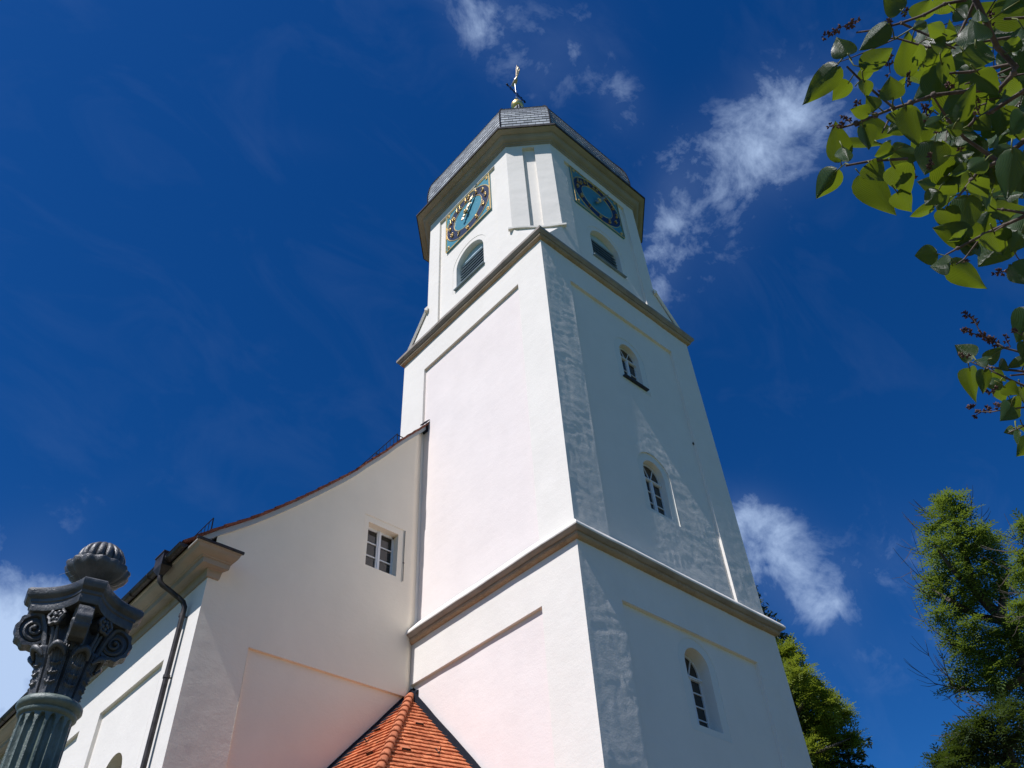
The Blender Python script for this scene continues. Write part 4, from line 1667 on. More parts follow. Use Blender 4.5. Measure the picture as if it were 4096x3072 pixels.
# a few raised vent tiles and snow hooks
rn = {}
for (cr_, x, y) in (('Z', 1275, 705), ('Z', 1095, 1055), ('Z', 730, 785), ('Z', 625, 1100)):
    px, py = 1300 + x / 3.403, 2700 + y / 3.403
    d = ray(px, py)
    e0, e1 = (tilt[0][1:] if x > 900 else tilt[1][1:])
    nrm = e0.cross(e1).normalized()
    nrm = nrm if nrm.z > 0 else -nrm
    P = CAM + d * ((AP - CAM).dot(nrm) / d.dot(nrm))
    fallv = Vector((nrm.x, nrm.y, 0)).normalized()
    con = Vector((-fallv.y, fallv.x, 0))
    fv = con.cross(nrm)
    if fv.z > 0:
        fv = -fv
    vt = MB()
    a = .09
    b_ = [P - con * a + nrm * .02, P + con * a + nrm * .02, P + con * a + nrm * .085, P - con * a + nrm * .085, P - con * a - fv * .26 + nrm * .02, P + con * a - fv * .26 + nrm * .02]
    vt.add(b_, [(3, 2, 5, 4), (0, 3, 4), (1, 5, 2)])
    vto = vt.build('vent_tile', M['ridge'], pto)
    vd = MB()
    vd.add([P - con * a + nrm * .022 - fv * .02, P + con * a + nrm * .022 - fv * .02, P + con * a + nrm * .08 - fv * .02, P - con * a + nrm * .08 - fv * .02], [(0, 1, 2, 3)])
    vd.build('vent_opening', M['seed'], pto)
for (x, y) in ((1540, 1090), (585, 930)):
    px, py = 1300 + x / 3.403, 2700 + y / 3.403
    d = ray(px, py)
    e0, e1 = (tilt[0][1:] if x > 900 else tilt[1][1:])
    nrm = e0.cross(e1).normalized()
    nrm = nrm if nrm.z > 0 else -nrm
    P = CAM + d * ((AP - CAM).dot(nrm) / d.dot(nrm))
    fallv = Vector((nrm.x, nrm.y, 0)).normalized()
    con = Vector((-fallv.y, fallv.x, 0))
    fv = con.cross(nrm)
    if fv.z > 0:
        fv = -fv
    hk = MB()
    hk.tube([P - fv * .2 + nrm * .03, P - fv * .02 + nrm * .04, P + nrm * .05, P + fv * .03 + nrm * .10, P + fv * .0 + nrm * .16], .010, 6)
    hk.tube([P + fv * .02 - con * .03 + nrm * .05, P + fv * .02 + con * .03 + nrm * .05], .010, 6)
    hk.build('roof_hook', M['wrought'], pto)
# hip tiles
hpm = MB()
hu = hipd.normalized()
side = Vector((1, -1, 0)).normalized()
upn = side.cross(hu)
if upn.z < 0:
    upn = -upn
Lh = (9.72 - EAV) / -hu.z
k = 0
s_ = .10
while s_ < Lh:
    nA = 8
    vs, fs = [], []
    for (ds, rr, lift) in ((0, .075, .028), (.315, .098, .05), (.325, .092, .045)):
        P = AP + hu * (s_ + ds) + upn * (lift + .012)
        for j in range(nA + 1):
            a = PI * j / nA
            vs.append(P + side * (rr * math.cos(a)) + upn * (rr * .82 * math.sin(a)))
    for q in range(2):
        for j in range(nA):
            fs.append((q * (nA + 1) + j, q * (nA + 1) + j + 1, (q + 1) * (nA + 1) + j + 1, (q + 1) * (nA + 1) + j))
    fs.append(tuple(2 * (nA + 1) + j for j in range(nA + 1)))
    hpm.add(vs, fs)
    hpm.sphere(AP + hu * (s_ + .30) + upn * .135, .016, 6)
    s_ += .285
auto_smooth(hpm.build('hip_tiles', M['ridge'], PORCH), 45)
# flashings where the roof meets the walls
for nm, e, wn in (('R', Vector((0, -1, -1.03)), Vector((-1, 0, 0))), ('L', Vector((-1, 0, -1.085)), Vector((0, -1, 0)))):
    fm = MB()
    eu = e.normalized()
    upw = Vector((0, 0, 1))
    Lf = (9.72 - EAV) / -eu.z
    wall_p = AP + (Vector((-.004, 0, 0)) if nm == 'R' else Vector((.08, -.006 + .0, 0)))
    ks = int(Lf / .25)
    rows = []
    for i in range(ks + 1):
        s_ = Lf * i / ks
        wv_ = .012 * float(vnoise(i * .6, 1, 12))
        back = Vector((0, .115, 0)) * (1 if (nm == 'L' and s_ < .5) else 0)
        p = wall_p + eu * s_ + (Vector((0, .07, .07)) if nm == 'L' else Vector((0, 0, 0)))
        rows.append([p + upw * (.15 + wv_), p + upw * (.14 + wv_) + wn * .025, p + upw * .055 + wn * (.05 + .07 * (nm == 'L')), p + upw * .04 + wn * (.10 + .11 * (nm == 'L')), p + wn * (.115 + .11 * (nm == 'L'))])
    for r0_, r1_ in zip(rows[:-1], rows[1:]):
        for q in range(4):
            fm.quad(r0_[q], r0_[q + 1], r1_[q + 1], r1_[q])
    auto_smooth(fm.build('flashing', M['lead'], PORCH), 50)
# porch walls below the eaves
pw = MB()
zt_ = EAV + .05
c0 = AP + Vector((0, -1, -1.03)) * ((9.72 - EAV) / 1.03)
c1_ = AP + hipd * ((9.72 - EAV) / 1.262)
c2p = AP + Vector((-1, 0, -1.085)) * ((9.72 - EAV) / 1.085)
q = [Vector((c.x, c.y)) for c in (c0, c1_, c2p)]
ctr = Vector((AP.x, AP.y))
q = [p + (ctr - p).normalized() * .35 for p in q]
pw.quad((q[0].x, q[0].y, 0), (q[1].x, q[1].y, 0), (q[1].x, q[1].y, zt_), (q[0].x, q[0].y, zt_))
pw.quad((q[1].x, q[1].y, 0), (q[2].x, q[2].y, 0), (q[2].x, q[2].y, zt_), (q[1].x, q[1].y, zt_))
pw.build('wall', M['nave'], PORCH)

# ================================================================== CAST IRON POST
PC = Vector((CAM.x + 3.2 * math.cos(R(76.85)), CAM.y + 3.2 * math.sin(R(76.85)), 0))
POST = thing('iron_post', 'dark cast iron post with fluted shaft, scrolled capital and melon shaped finial', 'ornamental post', PC)
ANG0 = math.atan2(CAM.y - PC.y, CAM.x - PC.x)         # towards the viewer
NF = 16


def flute(r_, z, a):
    ph = ((a - ANG0) * NF / (2 * PI)) % 1.0
    x = abs(ph - .5) * 2            # 0 in the middle of the flute
    top, bot = 2.845, .62
    if x > .74:
        return r_
    dz = top - .02 - z
    env = 1.0
    lim = math.sqrt(max(0, 1 - (x / .74) ** 2))
    if dz < .03:
        env = 1.0 if (dz > -.028 and lim > 0 and (dz + .028) / .058 > 1 - lim) else 0.0
    if z < bot:
        env = max(0, 1 - (bot - z) / .03)
    return r_ - .0165 * lim * env


sh = MB()
zz = [0, .05, .10, .12, .3, .5, .56, .60, .62, .8, 1.2, 1.6, 2.0, 2.3, 2.5, 2.65, 2.74, 2.78] + [2.79 + .006 * i for i in range(12)] + [2.865]
pr_ = [(.16 if z < .11 else (.128 if z < .58 else .102 - (z - .58) * .0045), z) for z in zz]
sh.lathe(pr_, PC.x, PC.y, 192, flute)
auto_smooth(sh.build('shaft', M['greeniron'], POST), 50)
co = MB()
co.lathe([(.088, 2.858), (.098, 2.864), (.103, 2.872), (.103, 2.880), (.096, 2.884), (.097, 2.888), (.109, 2.895), (.115, 2.906), (.114, 2.917), (.105, 2.926), (.09, 2.93)], PC.x, PC.y, 64)
auto_smooth(co.build('collar', M['greeniron'], POST), 60)

# bell of the capital with tall leaves
NL = 8


def leafmod(r_, z, a):
    ph = ((a - ANG0) * NL / (2 * PI)) % 1.0
    x = abs(ph - .5) * 2
    t_ = (z - 2.93) / .17
    if t_ < 0 or t_ > 1.02:
        return r_
    rib = .0035 * (math.cos(ph * 2 * PI * 5) ** 2) * min(1, t_ * 4)
    mid = .006 * max(0, 1 - x * 5)
    curl = .016 * max(0, t_ - .62) / .38 * max(0, 1 - (x * 1.15) ** 2)
    gap = -.009 * (x > .86)
    lad = 0.0
    for zc in (2.975, 3.008, 3.04):
        lad += .008 * math.exp(-((z - zc - .008 * math.cos(ph * 2 * PI)) / .0045) ** 2) * (x < .52)
    return r_ + rib + mid + curl + gap + lad


be = MB()
pb = [(.086 + .018 * ((z - 2.925) / .17) ** 1.5, z) for z in np.linspace(2.925, 3.095, 64)] + [(.100, 3.103), (.088, 3.106), (.082, 3.12), (.082, 3.26)]
be.lathe(pb, PC.x, PC.y, 240, leafmod)
beo = auto_smooth(be.build('capital_bell', M['iron'], POST), 40)


def pol(r_, a, z):
    return Vector((PC.x + r_ * math.cos(a), PC.y + r_ * math.sin(a), z))


for k in range(NL):
    lc = MB()
    a = ANG0 + 2 * PI * (k + .5) / NL
    # curled leaf tip
    lc.tube([pol(.112, a - .26, 3.062), pol(.124, a - .18, 3.080), pol(.131, a - .07, 3.090), pol(.133, a, 3.092), pol(.131, a + .07, 3.090), pol(.124, a + .18, 3.080), pol(.112, a + .26, 3.062)], [.005, .010, .0125, .0135, .0125, .010, .005], 10)
    auto_smooth(lc.build('leaf_tip', M['iron'], beo), 60)

# corner scrolls; one corner looks at the viewer
CORN = [ANG0 + .03 + k * PI / 2 for k in range(4)]
for a in CORN:
    vo = MB()
    rad = Vector((math.cos(a), math.sin(a), 0))
    tan = Vector((-math.sin(a), math.cos(a), 0))
    cc = Vector((PC.x, PC.y, 0)) + rad * .150 + Vector((0, 0, 3.168))
    RD, TH = .064, .028
    n = 44
    vs, fs = [], []
    for side_ in (-1, 1):
        for k in range(n):
            b = 2 * PI * k / n
            sc_ = RD * (1 + .055 * math.cos(b * 10))
            vs.append(cc + rad * (sc_ * math.cos(b)) + Vector((0, 0, sc_ * math.sin(b))) + tan * (side_ * TH))
    for side_ in (-1, 1):
        for k in range(n):
            b = 2 * PI * k / n
            vs.append(cc + rad * (RD * .80 * math.cos(b)) + Vector((0, 0, RD * .80 * math.sin(b))) + tan * (side_ * TH * 1.02))
    for side_ in (-1, 1):
        for k in range(n):
            b = 2 * PI * k / n
            vs.append(cc + rad * (RD * .72 * math.cos(b)) + Vector((0, 0, RD * .72 * math.sin(b))) + tan * (side_ * TH * .55))
    for k in range(n):
        j = (k + 1) % n
        fs.append((k, j, n + j, n + k))
        for q_ in (0, 1):
            fs.append((q_ * n + k, q_ * n + j, (2 + q_) * n + j, (2 + q_) * n + k))
            fs.append(((2 + q_) * n + k, (2 + q_) * n + j, (4 + q_) * n + j, (4 + q_) * n + k))
    fs.append(tuple(4 * n + k for k in range(n)))
    fs.append(tuple(5 * n + k for k in range(n)))
    vo.add(vs, fs)
    for side_ in (-1, 1):
        pts, rr = [], []
        for i in range(34):
            tt = i / 33
            b = 2.2 + tt * 2 * PI * 1.9
            q_ = RD * (.70 - .60 * tt)
            pts.append(cc + rad * (q_ * math.cos(b)) + Vector((0, 0, q_ * math.sin(b))) + tan * (side_ * (TH * .62 + .010 * tt)))
            rr.append(.0085 - .003 * tt)
        vo.tube(pts, rr, 6)
        vo.sphere(pts[-1], .010, 8)
    # stem from the bell up into the scroll
    st_ = [Vector((PC.x, PC.y, 0)) + rad * r_ + Vector((0, 0, z)) for r_, z in ((.088, 3.09), (.098, 3.13), (.112, 3.18), (.135, 3.222), (.165, 3.232))]
    for sd_ in (-.022, 0, .022):
        vo.tube([p + tan * sd_ for p in st_], [.014, .014, .015, .014, .010], 8)
    auto_smooth(vo.build('corner_scroll', M['iron'], POST), 45)

# abacus with hollow sides and cut corners
ab = MB()
def ab_outline(R_, cut, sag):
    pts = []
    for k in range(4):
        a = CORN[k]
        rad = Vector((math.cos(a), math.sin(a)))
        tan = Vector((-math.sin(a), math.cos(a)))
        a2 = CORN[(k + 1) % 4]
        rad2 = Vector((math.cos(a2), math.sin(a2)))
        tan2 = Vector((-math.sin(a2), math.cos(a2)))
        p0 = rad * R_ + tan * cut
        p1 = rad2 * R_ - tan2 * cut
        pts.append(rad * R_ - tan * cut)
        mid = ((p0 + p1) / 2).normalized()
        for j in range(12):
            t_ = j / 11
            p = p0.lerp(p1, t_) - mid * (sag * 4 * t_ * (1 - t_))
            pts.append(p)
        pts.pop() if False else None
    return pts


rows = [(.196, .038, .030, 3.228), (.200, .039, .030, 3.236), (.200, .039, .030, 3.258), (.206, .040, .030, 3.262), (.208, .040, .030, 3.272), (.224, .043, .031, 3.280), (.231, .045, .031, 3.292), (.231, .045, .031, 3.306), (.222, .043, .031, 3.314), (.18, .03, .025, 3.322), (.02, .004, .0, 3.335)]
vs, fs = [], []
for (R_, cut, sag, z) in rows:
    o_ = ab_outline(R_, cut, sag)
    nO = len(o_)
    vs += [(PC.x + p.x, PC.y + p.y, z) for p in o_]
for i in range(len(rows) - 1):
    for k in range(nO):
        k2 = (k + 1) % nO
        fs.append((i * nO + k, i * nO + k2, (i + 1) * nO + k2, (i + 1) * nO + k))
fs.append(tuple(range(nO - 1, -1, -1)))
ab.add(vs, fs)
auto_smooth(ab.build('abacus', M['iron'], POST), 32)
for k in range(4):
    a = CORN[k] + PI / 4
    rs_ = MB()
    rad = Vector((math.cos(a), math.sin(a), 0))
    tan = Vector((-math.sin(a), math.cos(a), 0))
    c_ = Vector((PC.x, PC.y, 3.205)) + rad * .128
    pts = [c_ + tan * ((.032 + .004 * math.cos(6 * b)) * math.cos(b)) + Vector((0, 0, (.032 + .004 * math.cos(6 * b)) * math.sin(b))) for b in np.linspace(0, 2 * PI, 37)]
    rs_.tube(pts, .0075, 6, cap=False)
    for j in range(5):
        b = 2 * PI * j / 5
        rs_.sphere(c_ - rad * .004 + tan * (.015 * math.cos(b)) + Vector((0, 0, .015 * math.sin(b))), .010, 8)
    rs_.sphere(c_ + rad * .004, .008, 8)
    rs_.tube([c_ - rad * .05, c_ - rad * .012], [.03, .034], 12)
    for sx_ in (-1, 1):
        rs_.tube([pol(.092, a + sx_ * .10, 3.10), pol(.108, a + sx_ * .07, 3.15), c_ - rad * .012 + Vector((0, 0, -.03)) + tan * (.012 * sx_)], [.010, .008, .006], 6)
    auto_smooth(rs_.build('rosette', M['iron'], POST), 60)

# finial: scalloped dish and gadrooned bulb
fn = MB()


def scal(r_, z, a):
    k = max(0, min(1, (r_ - .06) / .06))
    return r_ * (1 + .035 * k * math.cos(14 * a)) - .004 * (1 - k) * (math.cos(28 * a) > .2) * (r_ > .06)


fn.lathe([(.10, 3.318), (.098, 3.335), (.09, 3.340), (.062, 3.346), (.050, 3.362), (.054, 3.378), (.068, 3.390), (.094, 3.402), (.116, 3.420), (.127, 3.440), (.125, 3.449), (.112, 3.450), (.075, 3.444)], PC.x, PC.y, 112, scal)
auto_smooth(fn.build('finial_dish', M['iron'], POST), 45)


def gad(r_, z, a):
    t_ = (z - 3.455) / .16
    k = math.sin(PI * max(0.02, min(.98, t_)))
    return r_ * (1 - .16 * (.35 + .65 * k) * (1 - abs(math.cos(8 * a))) ** 1.6)


fb = MB()
fb.lathe(catmull([(.066, 3.440), (.085, 3.458), (.095, 3.480), (.097, 3.502), (.092, 3.528), (.080, 3.553), (.061, 3.574), (.040, 3.588), (.02, 3.596), (.012, 3.604), (.001, 3.612)], .005), PC.x, PC.y, 192, gad)
auto_smooth(fb.build('finial_bulb', M['iron'], POST), 60)
th = MB()
for (a_, b_) in (((405, 340), (495, 312)), ((478, 355), (530, 330)), ((475, 255), (530, 215))):
    p = at(a_[0] / 1.7062, 2100 + a_[1] / 1.7062, 3.62)
    q = at(b_[0] / 1.7062, 2100 + b_[1] / 1.7062, 3.66)
    th.tube([p, q], .0006, 4)
th.build('spider_thread', M['rod'], POST)


def zmap(z):
    if z < 2.84:
        return z
    if z < 2.905:
        return z - .016 * (z - 2.84) / .065
    if z < 3.44:
        return z - .016 + .014 * max(0, (z - 3.34) / .10)
    return 3.438 + (z - 3.44) * .76


for o in POST.children_recursive:
    if o.name.startswith('spider'):
        continue
    for v in o.data.vertices:
        k = .915 * (.965 if v.co.z > 3.226 and v.co.z < 3.33 else 1)
        v.co = Vector((PC.x + (v.co.x - PC.x) * k, PC.y + (v.co.y - PC.y) * k, zmap(v.co.z)))

# ================================================================== LILAC
rng = random.Random(21)
LIL = thing('lilac_shrub', 'lilac shrub with heart shaped green leaves and dry brown seed heads close to the viewer', 'shrub', (at(4500, 700, 1.9).x, at(4500, 700, 1.9).y, 0))


def c6(x, y):
    return 3100 + x / 1.8434, y / 1.8434


def c7(x, y):
    return 3500 + x / 1.844, 900 + y / 1.844


leaf_mb = MB()
STK, BPT, LOOSE = [], [], []
PROFILE = [(-.055, .20), (-.03, .50), (.05, .80), (.16, .965), (.28, 1.0), (.42, .93), (.56, .77), (.70, .55), (.82, .34), (.91, .17), (.965, .06), (1.0, .0)]


def leaf(P0, P1, width, roll=0.0, fold=.25, droop=.12, side_=0.0):
    ax = P1 - P0
    L = ax.length
    u = ax / L
    v = (CAM - (P0 + P1) / 2).normalized()
    lat = u.cross(v).normalized()
    nrm = lat.cross(u).normalized()
    q = Matrix.Rotation(roll, 3, u)
    lat, nrm = q @ lat, q @ nrm
    hw = width / 2
    cols = (-1, -.72, -.38, 0, .38, .72, 1)
    vs, uvs_v = [], []
    for (t, w_) in PROFILE:
        for s_ in cols:
            back = -.055 if abs(s_) > .5 and t < 0 else 0
            x = s_ * w_ * hw
            # the lobes reach back past the stalk; the blade folds along the midrib and droops
            tt = t if abs(s_) > .3 or t >= 0 else 0.0
            z = fold * abs(x) - droop * L * (t ** 2) + .03 * L * math.sin(t * 7 + s_ * 2.5 + side_) * abs(s_) * .6
            z += .018 * L * math.sin(9 * t) * (abs(s_) == 1)
            vs.append(P0 + u * (tt * L) + lat * x + nrm * (-z))
            uvs_v.append((.5 + s_ * .5 * 6 + t * 3 * (1 if s_ >= 0 else -1), t * 6))
    fs, uv = [], []
    nc = len(cols)
    for i in range(len(PROFILE) - 1):
        for j in range(nc - 1):
            f = (i * nc + j, i * nc + j + 1, (i + 1) * nc + j + 1, (i + 1) * nc + j)
            fs.append(f)
            uv.append([uvs_v[k] for k in f])
    leaf_mb.add(vs, fs, uv)


# leaves read off the photograph: stalk end x, y, tip x, y, width, fold, roll (crop pixels)
L6 = [(455, 495, 205, 775, 165, .25, 5), (545, 610, 425, 750, 140, .35, -25), (538, 398, 455, 262, 165, .2, 15), (820, 175, 606, 365, 150, .5, 20),
      (655, 510, 880, 318, 150, .35, 10), (640, 590, 745, 455, 90, .3, 40), (655, 600, 665, 735, 100, .3, 20), (870, 725, 850, 560, 150, .4, 0),
      (880, 720, 950, 550, 90, .3, 30), (985, 550, 980, 222, 155, .2, 5), (1165, 700, 1285, 318, 190, .15, 0), (1085, 490, 1320, 305, 110, .5, 25),
      (1480, 300, 1450, 130, 190, .3, 0), (1395, 390, 1650, 425, 170, .3, 10), (1330, 75, 1420, 135, 105, .3, 10), (1815, 0, 1645, 105, 120, .3, 20),
      (1740, 380, 1795, 240, 100, .3, 15), (1836, 200, 1800, 430, 170, .3, 10), (1390, 385, 1430, 475, 110, .4, -40), (1440, 480, 1360, 640, 100, .3, 10),
      (1500, 540, 1650, 710, 140, .3, 15), (1395, 690, 1208, 880, 150, .4, 15), (1355, 885, 1480, 600, 110, .25, 10), (1836, 690, 1680, 900, 130, .3, 20),
      (1690, 790, 1650, 1000, 170, .3, 5), (960, 800, 1060, 1085, 150, .3, 10), (630, 930, 905, 985, 150, .35, -15), (650, 930, 690, 1110, 130, .35, 25),
      (487, 1180, 445, 893, 160, .2, 0), (495, 1060, 845, 1048, 75, .5, 40), (500, 1085, 545, 1180, 110, .4, -35), (870, 1112, 1082, 1165, 190, .35, -30),
      (868, 1118, 735, 1160, 130, .35, -30), (900, 1130, 1045, 1242, 120, .4, -30), (455, 1255, 302, 1470, 160, .55, -10), (640, 1300, 888, 1588, 200, .3, -12),
      (700, 1205, 800, 1335, 160, .4, -20), (880, 1235, 1000, 1445, 185, .3, 5), (1240, 1390, 1028, 1350, 140, .3, -25), (1180, 1050, 1105, 1295, 210, .25, 5),
      (905, 1425, 1015, 1570, 140, .3, 5), (1168, 1530, 1000, 1602, 90, .3, -30), (1205, 1410, 1100, 1525, 120, .3, 10), (1250, 1540, 1330, 1720, 150, .3, 10),
      (1420, 1450, 1390, 1740, 190, .25, 5), (1600, 1440, 1520, 1565, 100, .4, -30), (1750, 1110, 1705, 1475, 160, .3, 5), (1740, 1080, 1610, 1150, 100, .3, 15),
      (1340, 1000, 1505, 1030, 100, .4, -35), (1600, 1010, 1520, 940, 90, .3, -20), (1770, 1000, 1640, 1050, 80, .4, -40), (1560, 1180, 1395, 1275, 120, .3, 10),
      (1330, 1150, 1475, 1120, 90, .5, -35), (1430, 1240, 1285, 1300, 80, .4, -35), (925, 75, 800, -20, 130, .3, 10), (1060, 150, 1150, -20, 150, .3, 10),
      (1520, 150, 1500, 70, 90, .3, 10), (1240, 250, 1135, 180, 100, .3, 10), (1110, 160, 1010, 215, 70, .4, 20), (1240, 350, 1130, 320, 110, .3, -20),
      (690, 840, 550, 800, 100, .35, -20), (760, 790, 670, 705, 110, .3, 25), (870, 830, 935, 930, 130, .3, 15), (1290, 300, 1255, 195, 90, .3, -15),
      (1320, 250, 1275, 150, 60, .3, 30), (1090, 460, 1040, 310, 100, .3, 25), (1230, 470, 1240, 640, 80, .3, 15), (1700, 1450, 1836, 1420, 70, .4, -30),
      (1600, 1280, 1500, 1330, 120, .3, 10), (1836, 850, 1720, 1000, 160, .3, 10), (1836, 1180, 1800, 1480, 150, .3, 10), (1560, 1500, 1640, 1560, 90, .3, 10),
      (1480, 1330, 1560, 1440, 130, .3, 10), (1650, 1190, 1600, 1400, 150, .3, 10), (1500, 880, 1590, 960, 110, .35, -10), (1130, 870, 1040, 960, 120, .3, 20),
      (1160, 820, 1130, 800, 60, .3, 0), (1240, 880, 1090, 950, 110, .3, 20), (1200, 960, 1260, 870, 100, .3, 10), (1380, 960, 1260, 930, 90, .3, 15),
      (950, 920, 830, 980, 110, .3, 10), (780, 1080, 830, 1130, 120, .3, 15), (1460, 700, 1400, 860, 110, .3, 20), (1540, 250, 1420, 250, 100, .3, 10)]
L7 = [(455, 207, 293, 226, 140, .3, 5), (548, 285, 412, 312, 130, .3, 10), (560, 290, 852, 470, 165, .3, -5), (700, 90, 420, 20, 170, .3, 5), (745, 190, 605, 135, 110, .3, -30),
      (880, 60, 942, 232, 180, .25, 5), (1090, 50, 1010, 212, 140, .3, 10), (1010, 290, 1120, 440, 170, .3, 10), (730, 968, 597, 890, 125, .3, 10), (830, 1000, 925, 905, 95, .3, 15),
      (835, 1000, 738, 1000, 80, .35, 25), (700, 1065, 733, 1300, 120, .55, -20), (802, 1070, 797, 1245, 90, .4, 10), (928, 1150, 826, 1205, 90, .3, 15), (915, 1055, 962, 985, 90, .4, -35),
      (1110, 985, 958, 1062, 65, .3, 10), (908, 1205, 962, 1325, 85, .3, 10), (955, 1195, 1062, 1245, 110, .3, 10), (1005, 1335, 925, 1445, 140, .3, 15), (1022, 1500, 952, 1535, 65, .3, 10),
      (1045, 1510, 1047, 1618, 42, .3, 10), (1080, 1200, 1110, 1320, 100, .3, 10), (880, 1080, 960, 1150, 80, .3, 0), (1000, 1290, 1060, 1390, 110, .3, 5), (1100, 870, 1080, 1000, 80, .3, 10),
      (640, 120, 620, 60, 130, .3, 10), (770, 150, 720, 190, 110, .3, -15), (1090, 1480, 1110, 1540, 60, .3, 5)]
for fn_, LST, k in ((c6, L6, 1.8434), (c7, L7, 1.844)):
    for (bx, by, tx, ty, w_, fo, ro_) in LST:
        d0 = 1.45 + rng.uniform(-.16, .22)
        d1 = d0 + rng.uniform(-.035, .035)
        p0, p1 = at(*fn_(bx, by), d0), at(*fn_(tx, ty), d1)
        wd = w_ / k * d0 / (FPX * 4096 / 2212)
        leaf(p0, p1, wd * 1.04, R(ro_ + rng.uniform(-14, 14)), fo * rng.uniform(.6, 1.7), rng.uniform(.03, .22) * rng.choice((1, 1, -.6)), rng.uniform(0, 6))
        # stalk
        STK.append((p0, p1))
# leaves deeper in the shrub, and beyond the edge of the frame
for i in range(210):
    x = rng.uniform(3700, 5000) if i < 125 else rng.uniform(3700, 4108)
    y = rng.uniform(-500, 1900) if i < 125 else rng.uniform(30, 1000)
    if x < 4110:
        lim = 3650 + (0 if y < 500 else (y - 500) * .55)
        if x < lim or y > 980 or y < 0:
            continue
    d0 = rng.uniform(1.6, 2.2)
    p0 = at(x, y, d0)
    a = rng.uniform(0, 2 * PI)
    L = rng.uniform(.055, .085)
    p1 = p0 + Vector((math.cos(a) * L * .8, math.sin(a) * L * .8, rng.uniform(-.7, .35) * L))
    LOOSE.append(p0)
    leaf(p0, p1, L * rng.uniform(.68, .85), R(rng.uniform(-60, 60)), rng.uniform(.15, .5), rng.uniform(-.05, .15), rng.uniform(0, 6))
tw = MB()


def br(fn_, pts, r0_, r1_, d=1.47, dz=.0):
    P = []
    n = len(pts)
    for i, (x, y) in enumerate(pts):
        P.append(at(*fn_(x, y), d + dz * i / max(1, n - 1) + .012 * math.sin(i * 2.1)))
    r0_, r1_ = r0_ * .78, r1_ * .78
    tw.tube(P, [r0_ + (r1_ - r0_) * i / max(1, n - 1) for i in range(n)], 7)
    for a_, b_ in zip(P[:-1], P[1:]):
        BPT.extend(a_.lerp(b_, j / 6) for j in range(6))
    for p in P[1:-1]:
        tw.sphere(p, r0_ * 1.15, 6)
    return P


stems = [br(c6, [(1420, -260), (1480, 0), (1560, 170), (1640, 350), (1770, 490), (1760, 540), (1650, 660), (1430, 672), (1170, 700), (1000, 760), (870, 800), (740, 850), (600, 910), (480, 945)], .0060, .0020)]
br(c6, [(1700, -200), (1400, 0), (1250, 30), (1100, 110), (930, 170), (750, 220), (600, 240)], .0038, .0018, 1.5)
br(c6, [(930, 170), (1060, 230), (1180, 285), (1330, 360)], .0026, .0018, 1.5)
br(c6, [(1765, 470), (1440, 530), (1230, 545)], .0034, .0022, 1.48)
br(c6, [(870, 790), (760, 700), (640, 600), (530, 490)], .0027, .0020)
br(c6, [(2250, 420), (1836, 670), (1600, 820), (1480, 880), (1430, 930)], .0050, .0030, 1.52)
br(c6, [(2250, 850), (1836, 1040), (1650, 1190), (1510, 1250), (1450, 1330), (1350, 1450)], .0058, .0022, 1.5)
br(c6, [(1640, 1185), (1400, 1020), (1280, 890), (1160, 700)], .0042, .0018, 1.5, -.03)
br(c6, [(870, 820), (830, 900), (790, 980)], .0022, .0014)
br(c6, [(980, 1170), (720, 1185), (520, 1222)], .0030, .0022, 1.44)
br(c6, [(2200, 200), (1836, 260), (1450, 320), (1130, 350), (890, 280), (720, 295)], .0034, .0016, 1.56)
br(c6, [(1470, 20), (1400, 170), (1350, 270)], .0034, .0024, 1.55)
br(c6, [(2200, 1640), (1836, 1570), (1680, 1545), (1600, 1540)], .0035, .0018, 1.5)
br(c6, [(880, 290), (700, 370), (550, 430), (440, 470)], .0014, .0008, 1.46)
br(c6, [(1750, 500), (1580, 570), (1400, 620)], .0024, .0014, 1.5)
br(c6, [(1836, 545), (1600, 580), (1440, 600)], .0018, .001, 1.53)
br(c6, [(1560, 760), (1480, 790), (1400, 830)], .0018, .001, 1.5)
br(c6, [(1836, 1590), (1700, 1659), (1600, 1720)], .0030, .0015, 1.5)
br(c6, [(2000, 100), (1836, 130), (1690, 140)], .0026, .0026, 1.5)
br(c7, [(1500, -240), (955, 0), (800, 70), (610, 172), (520, 222)], .0042, .0016, 1.5)
br(c7, [(760, 120), (660, 250), (600, 290)], .002, .0012, 1.48)
br(c7, [(1600, 1180), (1099, 1080), (980, 1068), (860, 1050), (750, 1020)], .0030, .0016, 1.5)
br(c7, [(1600, 1400), (1099, 1185), (970, 1130), (830, 1062), (695, 1005)], .0030, .0010, 1.5)
br(c7, [(1600, 1250), (1099, 1100), (1000, 1110)], .0028, .0018, 1.52)
br(c7, [(1600, 1100), (1099, 945), (950, 905), (880, 860), (830, 835), (770, 780), (720, 680)], .0026, .0008, 1.47)
br(c7, [(880, 860), (760, 810), (640, 775)], .0012, .0007, 1.47)
br(c7, [(1600, 1340), (1099, 1345), (950, 1362), (850, 1380), (740, 1375)], .0020, .0009, 1.48)
br(c7, [(1600, 1420), (1099, 1482), (980, 1535)], .0022, .0012, 1.5)
br(c7, [(1400, 900), (1099, 820), (1010, 775)], .0014, .0008, 1.48)
br(c7, [(1500, 200), (1099, 290), (990, 330), (940, 345)], .0026, .0016, 1.5)
